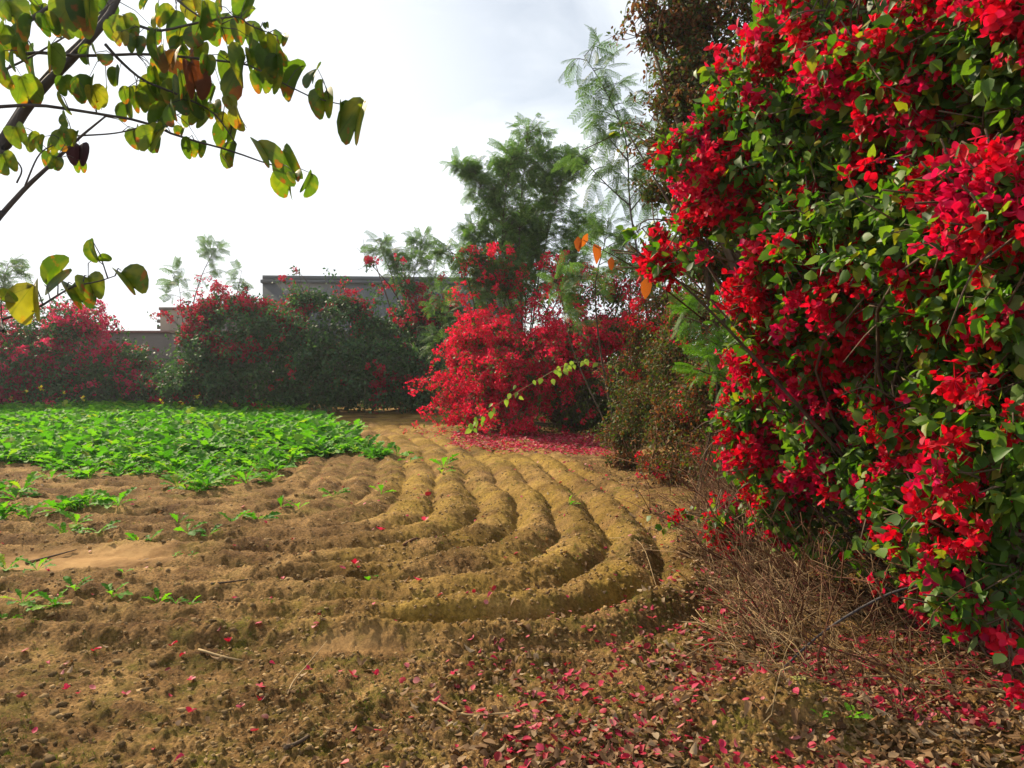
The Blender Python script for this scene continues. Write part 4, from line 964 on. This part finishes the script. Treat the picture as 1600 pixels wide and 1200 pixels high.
# short grass and moss tufts
GR = []
for k in range(4):
    ps = []
    for j in range(7):
        a = rng.uniform(0, 6.28); l = rng.uniform(.5, 1); e = np.array((math.cos(a) * .5, math.sin(a) * .5, 1.)) * l
        w_ = np.array((-math.sin(a), math.cos(a), 0)) * .05; o_ = rng.normal(0, .25, 3) * (1, 1, 0)
        ps.append((np.array([o_ - w_, o_ + w_, o_ + e * .6, o_ + e]), np.array([(0, 1, 2), (0, 2, 3)])))
    GR.append(join(ps))
n = 26000
yy = np.exp(rng.uniform(math.log(2.7), math.log(15), n)); xx = yy * rng.uniform(-.66, .66, n)
zz, lv, sd, rt = height(xx, yy)
c = fbm(np.stack([xx, yy, 0 * xx], -1) * 1.7, 3, 401)
m = (rng.random(n) < np.clip((c + .05) * 1.9, 0, 1) * (.35 + .65 * sstep(5, 4.3, yy) + .3 * rt) * (sd < .3))
xx, yy, zz = xx[m], yy[m], zz[m]; n = len(xx)
rot = frames(np.tile((0, 1., 0), (n, 1)) + rng.normal(0, .8, (n, 3)) * (1, 1, 0), np.tile((0, 0, 1.), (n, 1)))
V, F = instance_mesh(GR, np.stack([xx, yy, zz - .002], -1), rot, rng.uniform(.012, .032, n), rng.integers(0, 4, n))
obj('short_grass', raw_mesh('short_grass', V, F, M_grass), kind='stuff', label='thin green moss and grass sprouting on the soil', category='grass')

# ------------------------------------------------------------------ dry brush at the foot of the big bougainvillea
def twproto(seed, L=1., bend=.3, r=.004):
    g = np.random.default_rng(seed); t = np.linspace(0, 1, 7)
    pts = np.stack([bend * t * t * .6 + .03 * g.normal(size=7), t, -bend * t * t + .03 * g.normal(size=7)], 1) * L
    ps = [tube(pts, np.linspace(r, r * .35, 7), 3)]
    for k in range(2):
        i0 = g.integers(2, 5); e = pts[i0] + np.array((g.uniform(-.25, .25), .25, g.uniform(-.15, .2))) * L
        ps.append(tube([pts[i0], (pts[i0] + e) / 2 + .02 * g.normal(size=3), e], r * .45, 3))
    return join(ps)
TWP = [twproto(s, 1, b_, (.0035, .0045, .006, .008, .011, .005)[s - 1]) for s, b_ in ((1, .2), (2, .5), (3, .1), (4, .7), (5, .35), (6, -.2))]
db = thing('dry_brush', 'tangle of dry tan and reddish twigs at the foot of the big bougainvillea', 'brush', (2.0, 5.2, .1))
def brush(nm, mat, n, x0, x1, y0, y1, l0, l1, up, keep, stf, zmax=.25):
    x = rng.uniform(x0, x1, n); y = rng.uniform(y0, y1, n)
    x = np.maximum(x, 1.28 + .2 * (y - 4) * (y > 4) - .2 + .5 * rng.random(n))
    z = gz(x, y) + rng.random(n) ** 2 * zmax
    th = rng.normal(math.pi * .8, 1.1, n); el = rng.normal(up, .35, n)
    ax = np.stack([np.cos(th) * np.cos(el), np.sin(th) * np.cos(el), np.abs(np.sin(el))], -1)
    scatter(db, nm, TWP, np.stack([x, y, z], -1), frames(ax, np.tile((0, 0, 1.), (n, 1)) + .5 * rng.normal(size=(n, 3))), rng.uniform(l0, l1, n), mat, keep, stf)
brush('twig', M_twig, 650, 1.0, 2.9, 4.0, 8.0, .2, .6, .8, 200, 'fine_twigs')
brush('reddish_twig', M_twigred, 650, 1.1, 3.0, 3.4, 8.5, .2, .75, .9, 60, 'fine_reddish_twigs', .5)
brush('straw', M_straw, 480, .8, 2.5, 3.4, 6.8, .18, .6, .45, 180, 'fine_straw', .1)
for a_, b_, r_ in (((1285, 885), (1410, 735), .006), ((1300, 870), (1385, 770), .005), ((1330, 850), (1440, 730), .006), ((1320, 900), (1470, 800), .006), ((1290, 850), (1400, 745), .004), ((1345, 845), (1460, 700), .005),
                   ((1180, 880), (1290, 835), .006), ((1165, 880), (1230, 950), .005)):
    d = 4.9; p = P(*a_, d); q = P(*b_, d + .2)
    V, F = tube(curve_pts([p, (p + q) / 2 + rng.normal(0, .015, 3), q], 7), np.linspace(r_, r_ * .7, 7), 5)
    obj('cane', raw_mesh('cane', V - np.array(db.location), F, M_straw, True), db)

# fallen dark stick lying across the brush
def on_ground_curve(pts, r0, r1, name, label, cat, mat, n=14, lift=None):
    c = []
    for k, (px, py) in enumerate(pts):
        x, y = G(px, py); c.append((x, y, gz(x, y)[0] + .012 + (lift[k] if lift else 0)))
    c = curve_pts(c, n); V, F = tube(c, np.linspace(r0, r1, n), 6)
    o = obj(name, raw_mesh(name, V - c[0], F, mat, True), None, c[0], label=label, category=cat); return o
def pstick(pts, r0, r1, name, label, mat, n=16):
    c = curve_pts([P(*p) for p in pts], n); V, F = tube(c, np.linspace(r0, r1, n), 7)
    o = obj(name, raw_mesh(name, V - c[0], F, mat, True), None, c[0], label=label, category='stick'); return o
pstick([(1215, 1052, 4.05), (1290, 985, 4.1), (1380, 932, 4.0), (1460, 908, 3.9), (1545, 882, 3.8)], .006, .008, 'fallen_branch', 'long dark bare branch slanting across the dry brush at lower right', M_barkgrey)
on_ground_curve([(35, 886), (75, 874), (115, 868)], .012, .004, 'stick', 'short dark stick lying on the pale washed sand', 'stick', M_bark, 8)
on_ground_curve([(630, 880), (648, 870), (664, 860)], .012, .006, 'stick', 'short reddish stick lying across the inner ridge', 'stick', M_twigred, 8)
on_ground_curve([(325, 944), (355, 941), (390, 937)], .008, .004, 'stick', 'straight dark twig on the soil below the furrows at left', 'stick', M_bark, 8)
on_ground_curve([(305, 1033), (345, 1044), (375, 1045)], .007, .004, 'stick', 'pale bent twig on the sandy soil at lower left', 'stick', M_straw, 8)
on_ground_curve([(445, 1100), (455, 1075), (480, 1050), (508, 1022)], .005, .002, 'stick', 'curving pale twig beside the red bracts in the lower left foreground', 'stick', M_straw, 10)
on_ground_curve([(675, 1110), (720, 1132), (800, 1140)], .006, .004, 'stick', 'pale bowed twig among dry leaves at the bottom middle', 'stick', M_straw, 10)
on_ground_curve([(440, 1198), (460, 1180), (476, 1166)], .01, .007, 'stick', 'short brown stick at the bottom edge left of the leaf litter', 'stick', M_bark, 8)
on_ground_curve([(950, 852), (1000, 880), (1030, 945)], .003, .002, 'stick', 'thin pale stem lying over the outermost ridge', 'stick', M_straw, 10)

def lone(px, py, sz, nm, label, cat, mesh, th=None):
    x, y = G(px, py); z = gz(x, y)[0] + .014; s = sz / 1250 * y
    o = obj(nm, mesh, None, (x, y, z), label=label, category=cat); o.scale = (s, s, s)
    o.rotation_euler = (rng.uniform(-.4, .1), rng.uniform(-.4, .4), rng.uniform(0, 6.28) if th is None else th); return o
yl = raw_mesh('fallen_leaf', *LEAF[3], leaf_mat('yellow_green_leaf', [(0, (.4, .42, .1)), (1, (.5, .5, .16))], .3), True)
lone(1265, 1128, 26, 'fallen_leaf', 'pale yellow-green leaf lying on the soil mound', 'leaf', yl, .8)
lone(1130, 1142, 20, 'fallen_leaf', 'small yellow-green leaf at the left front of the soil mound', 'leaf', yl, 2.2)
lone(1048, 1035, 18, 'fallen_leaf', 'pale yellow-green leaf among litter left of the fallen branch', 'leaf', yl, 4)
rb = [raw_mesh('fallen_flower', *flower(1), M_fallen, True) for _ in range(3)]
for k, (px, py, lab) in enumerate([(352, 1022, 'single orange-red bract on the sandy soil below the furrows'), (292, 1075, 'faded pink bract alone on the lower left soil'), (188, 1097, 'bright red bract resting on the lower left soil'), (95, 1090, 'pale pink bract left of the bright one at lower left'),
        (25, 1108, 'faded orange bract near the lower left edge'), (404, 1098, 'topmost of the crimson bracts beside the pale curving twig'), (400, 1113, 'crimson bract lying just under the topmost one by the twig'), (372, 1128, 'leftmost crimson bract by the curving twig'), (292, 1126, 'small pink bract between the left soil clods'),
        (552, 917, 'small red bract near the inner furrow bend'), (592, 853, 'small dull red bract on the inner ridge slope'), (665, 790, 'crimson bract in the groove between the first two ridges'), (662, 838, 'pale pink bract lower in the first groove'), (650, 943, 'red bract on the bend of the outer ridges'),
        (622, 993, 'red bract at the left end of the deep trench'), (770, 967, 'magenta bract inside the deep trench'), (478, 1060, 'pink bract on soil right of the curving twig'), (548, 1070, 'magenta bract left of the dry leaf scatter'), (584, 1068, 'crimson bract beside the magenta one')]):
    lone(px, py, 10, 'fallen_flower', lab, 'flower', rb[k % 3])
# green scrap of plastic packaging
g_ = np.linspace(-1, 1, 6); XX, YY = np.meshgrid(g_, g_ * .55); ZZ = .18 * np.sin(XX * 5) * np.cos(YY * 4) + .1 * XX * YY
Vs = np.stack([XX, YY, ZZ], -1).reshape(-1, 3); Fq = np.array([(i * 6 + j, i * 6 + j + 1, i * 6 + j + 7, i * 6 + j + 6) for i in range(5) for j in range(5)])
M_pkt = leaf_mat('green_plastic', [(0, (.03, .36, .22)), (1, (.04, .42, .26))], .2, None, .3, .5)
x, y = G(1440, 992)
o = obj('plastic_wrapper', raw_mesh('plastic_wrapper', Vs, Fq, M_pkt, True), None, (x, y, gz(x, y)[0] + .05), label='small crumpled teal green plastic wrapper lying among the litter at right', category='wrapper')
o.scale = (.05, .05, .05); o.rotation_euler = (.5, .1, .1)

# ------------------------------------------------------------------ thin air haze
def haze():
    m, t = new_mat('air_haze'); o_ = t.nodes.new('ShaderNodeOutputMaterial'); v = t.nodes.new('ShaderNodeVolumePrincipled')
    v.inputs['Density'].default_value = .0007; v.inputs['Color'].default_value = (.86, .9, 1, 1); v.inputs['Anisotropy'].default_value = .55
    t.links.new(v.outputs[0], o_.inputs['Volume'])
    V, F = box(-1000, 1000, -1000, 1000, -1.2, 11)
    return obj('haze', raw_mesh('haze', V, F, m), kind='stuff')
HZ = haze()

# cane with yellow-green leaves hanging across the red bush
cb = P(1000, 575, 14.2); yc = thing('leafy_cane', 'thin arching cane with yellow-green leaves across the front of the middle red bush', 'branch', cb)
cc_ = curve_pts([P(1040, 578, 14.4), P(985, 576, 14.2), P(900, 566, 14), P(830, 600, 13.9), (P(765, 640, 13.9)), P(735, 668, 13.9)], 26)
V, F = tube(cc_, np.linspace(.009, .003, 26), 5); obj('cane', raw_mesh('cane', V - cb, F, M_straw, True), yc)
M_yg = leaf_mat('yellow_green_cane_leaf', [(0, (.16, .32, .03)), (1, (.36, .5, .07))], .45)
ygm = [raw_mesh('leaf', *LEAF[k], M_yg, True) for k in range(4)]
for k in range(46):
    q = cc_[rng.integers(2, 26)] + rng.normal(0, .05, 3); ax = norm(np.array((rng.normal(0, .5), -.2, -.8)))
    Rm = frames(ax[None], np.array((rng.normal(-.3, .5), -1, .5))[None])[0] * rng.uniform(.09, .15)
    o = obj('leaf', ygm[k % 4], yc); o.matrix_basis = Matrix.Translation(Vector(q - cb)) @ Matrix([list(Rm[i]) + [0] for i in range(3)] + [[0, 0, 0, 1]])
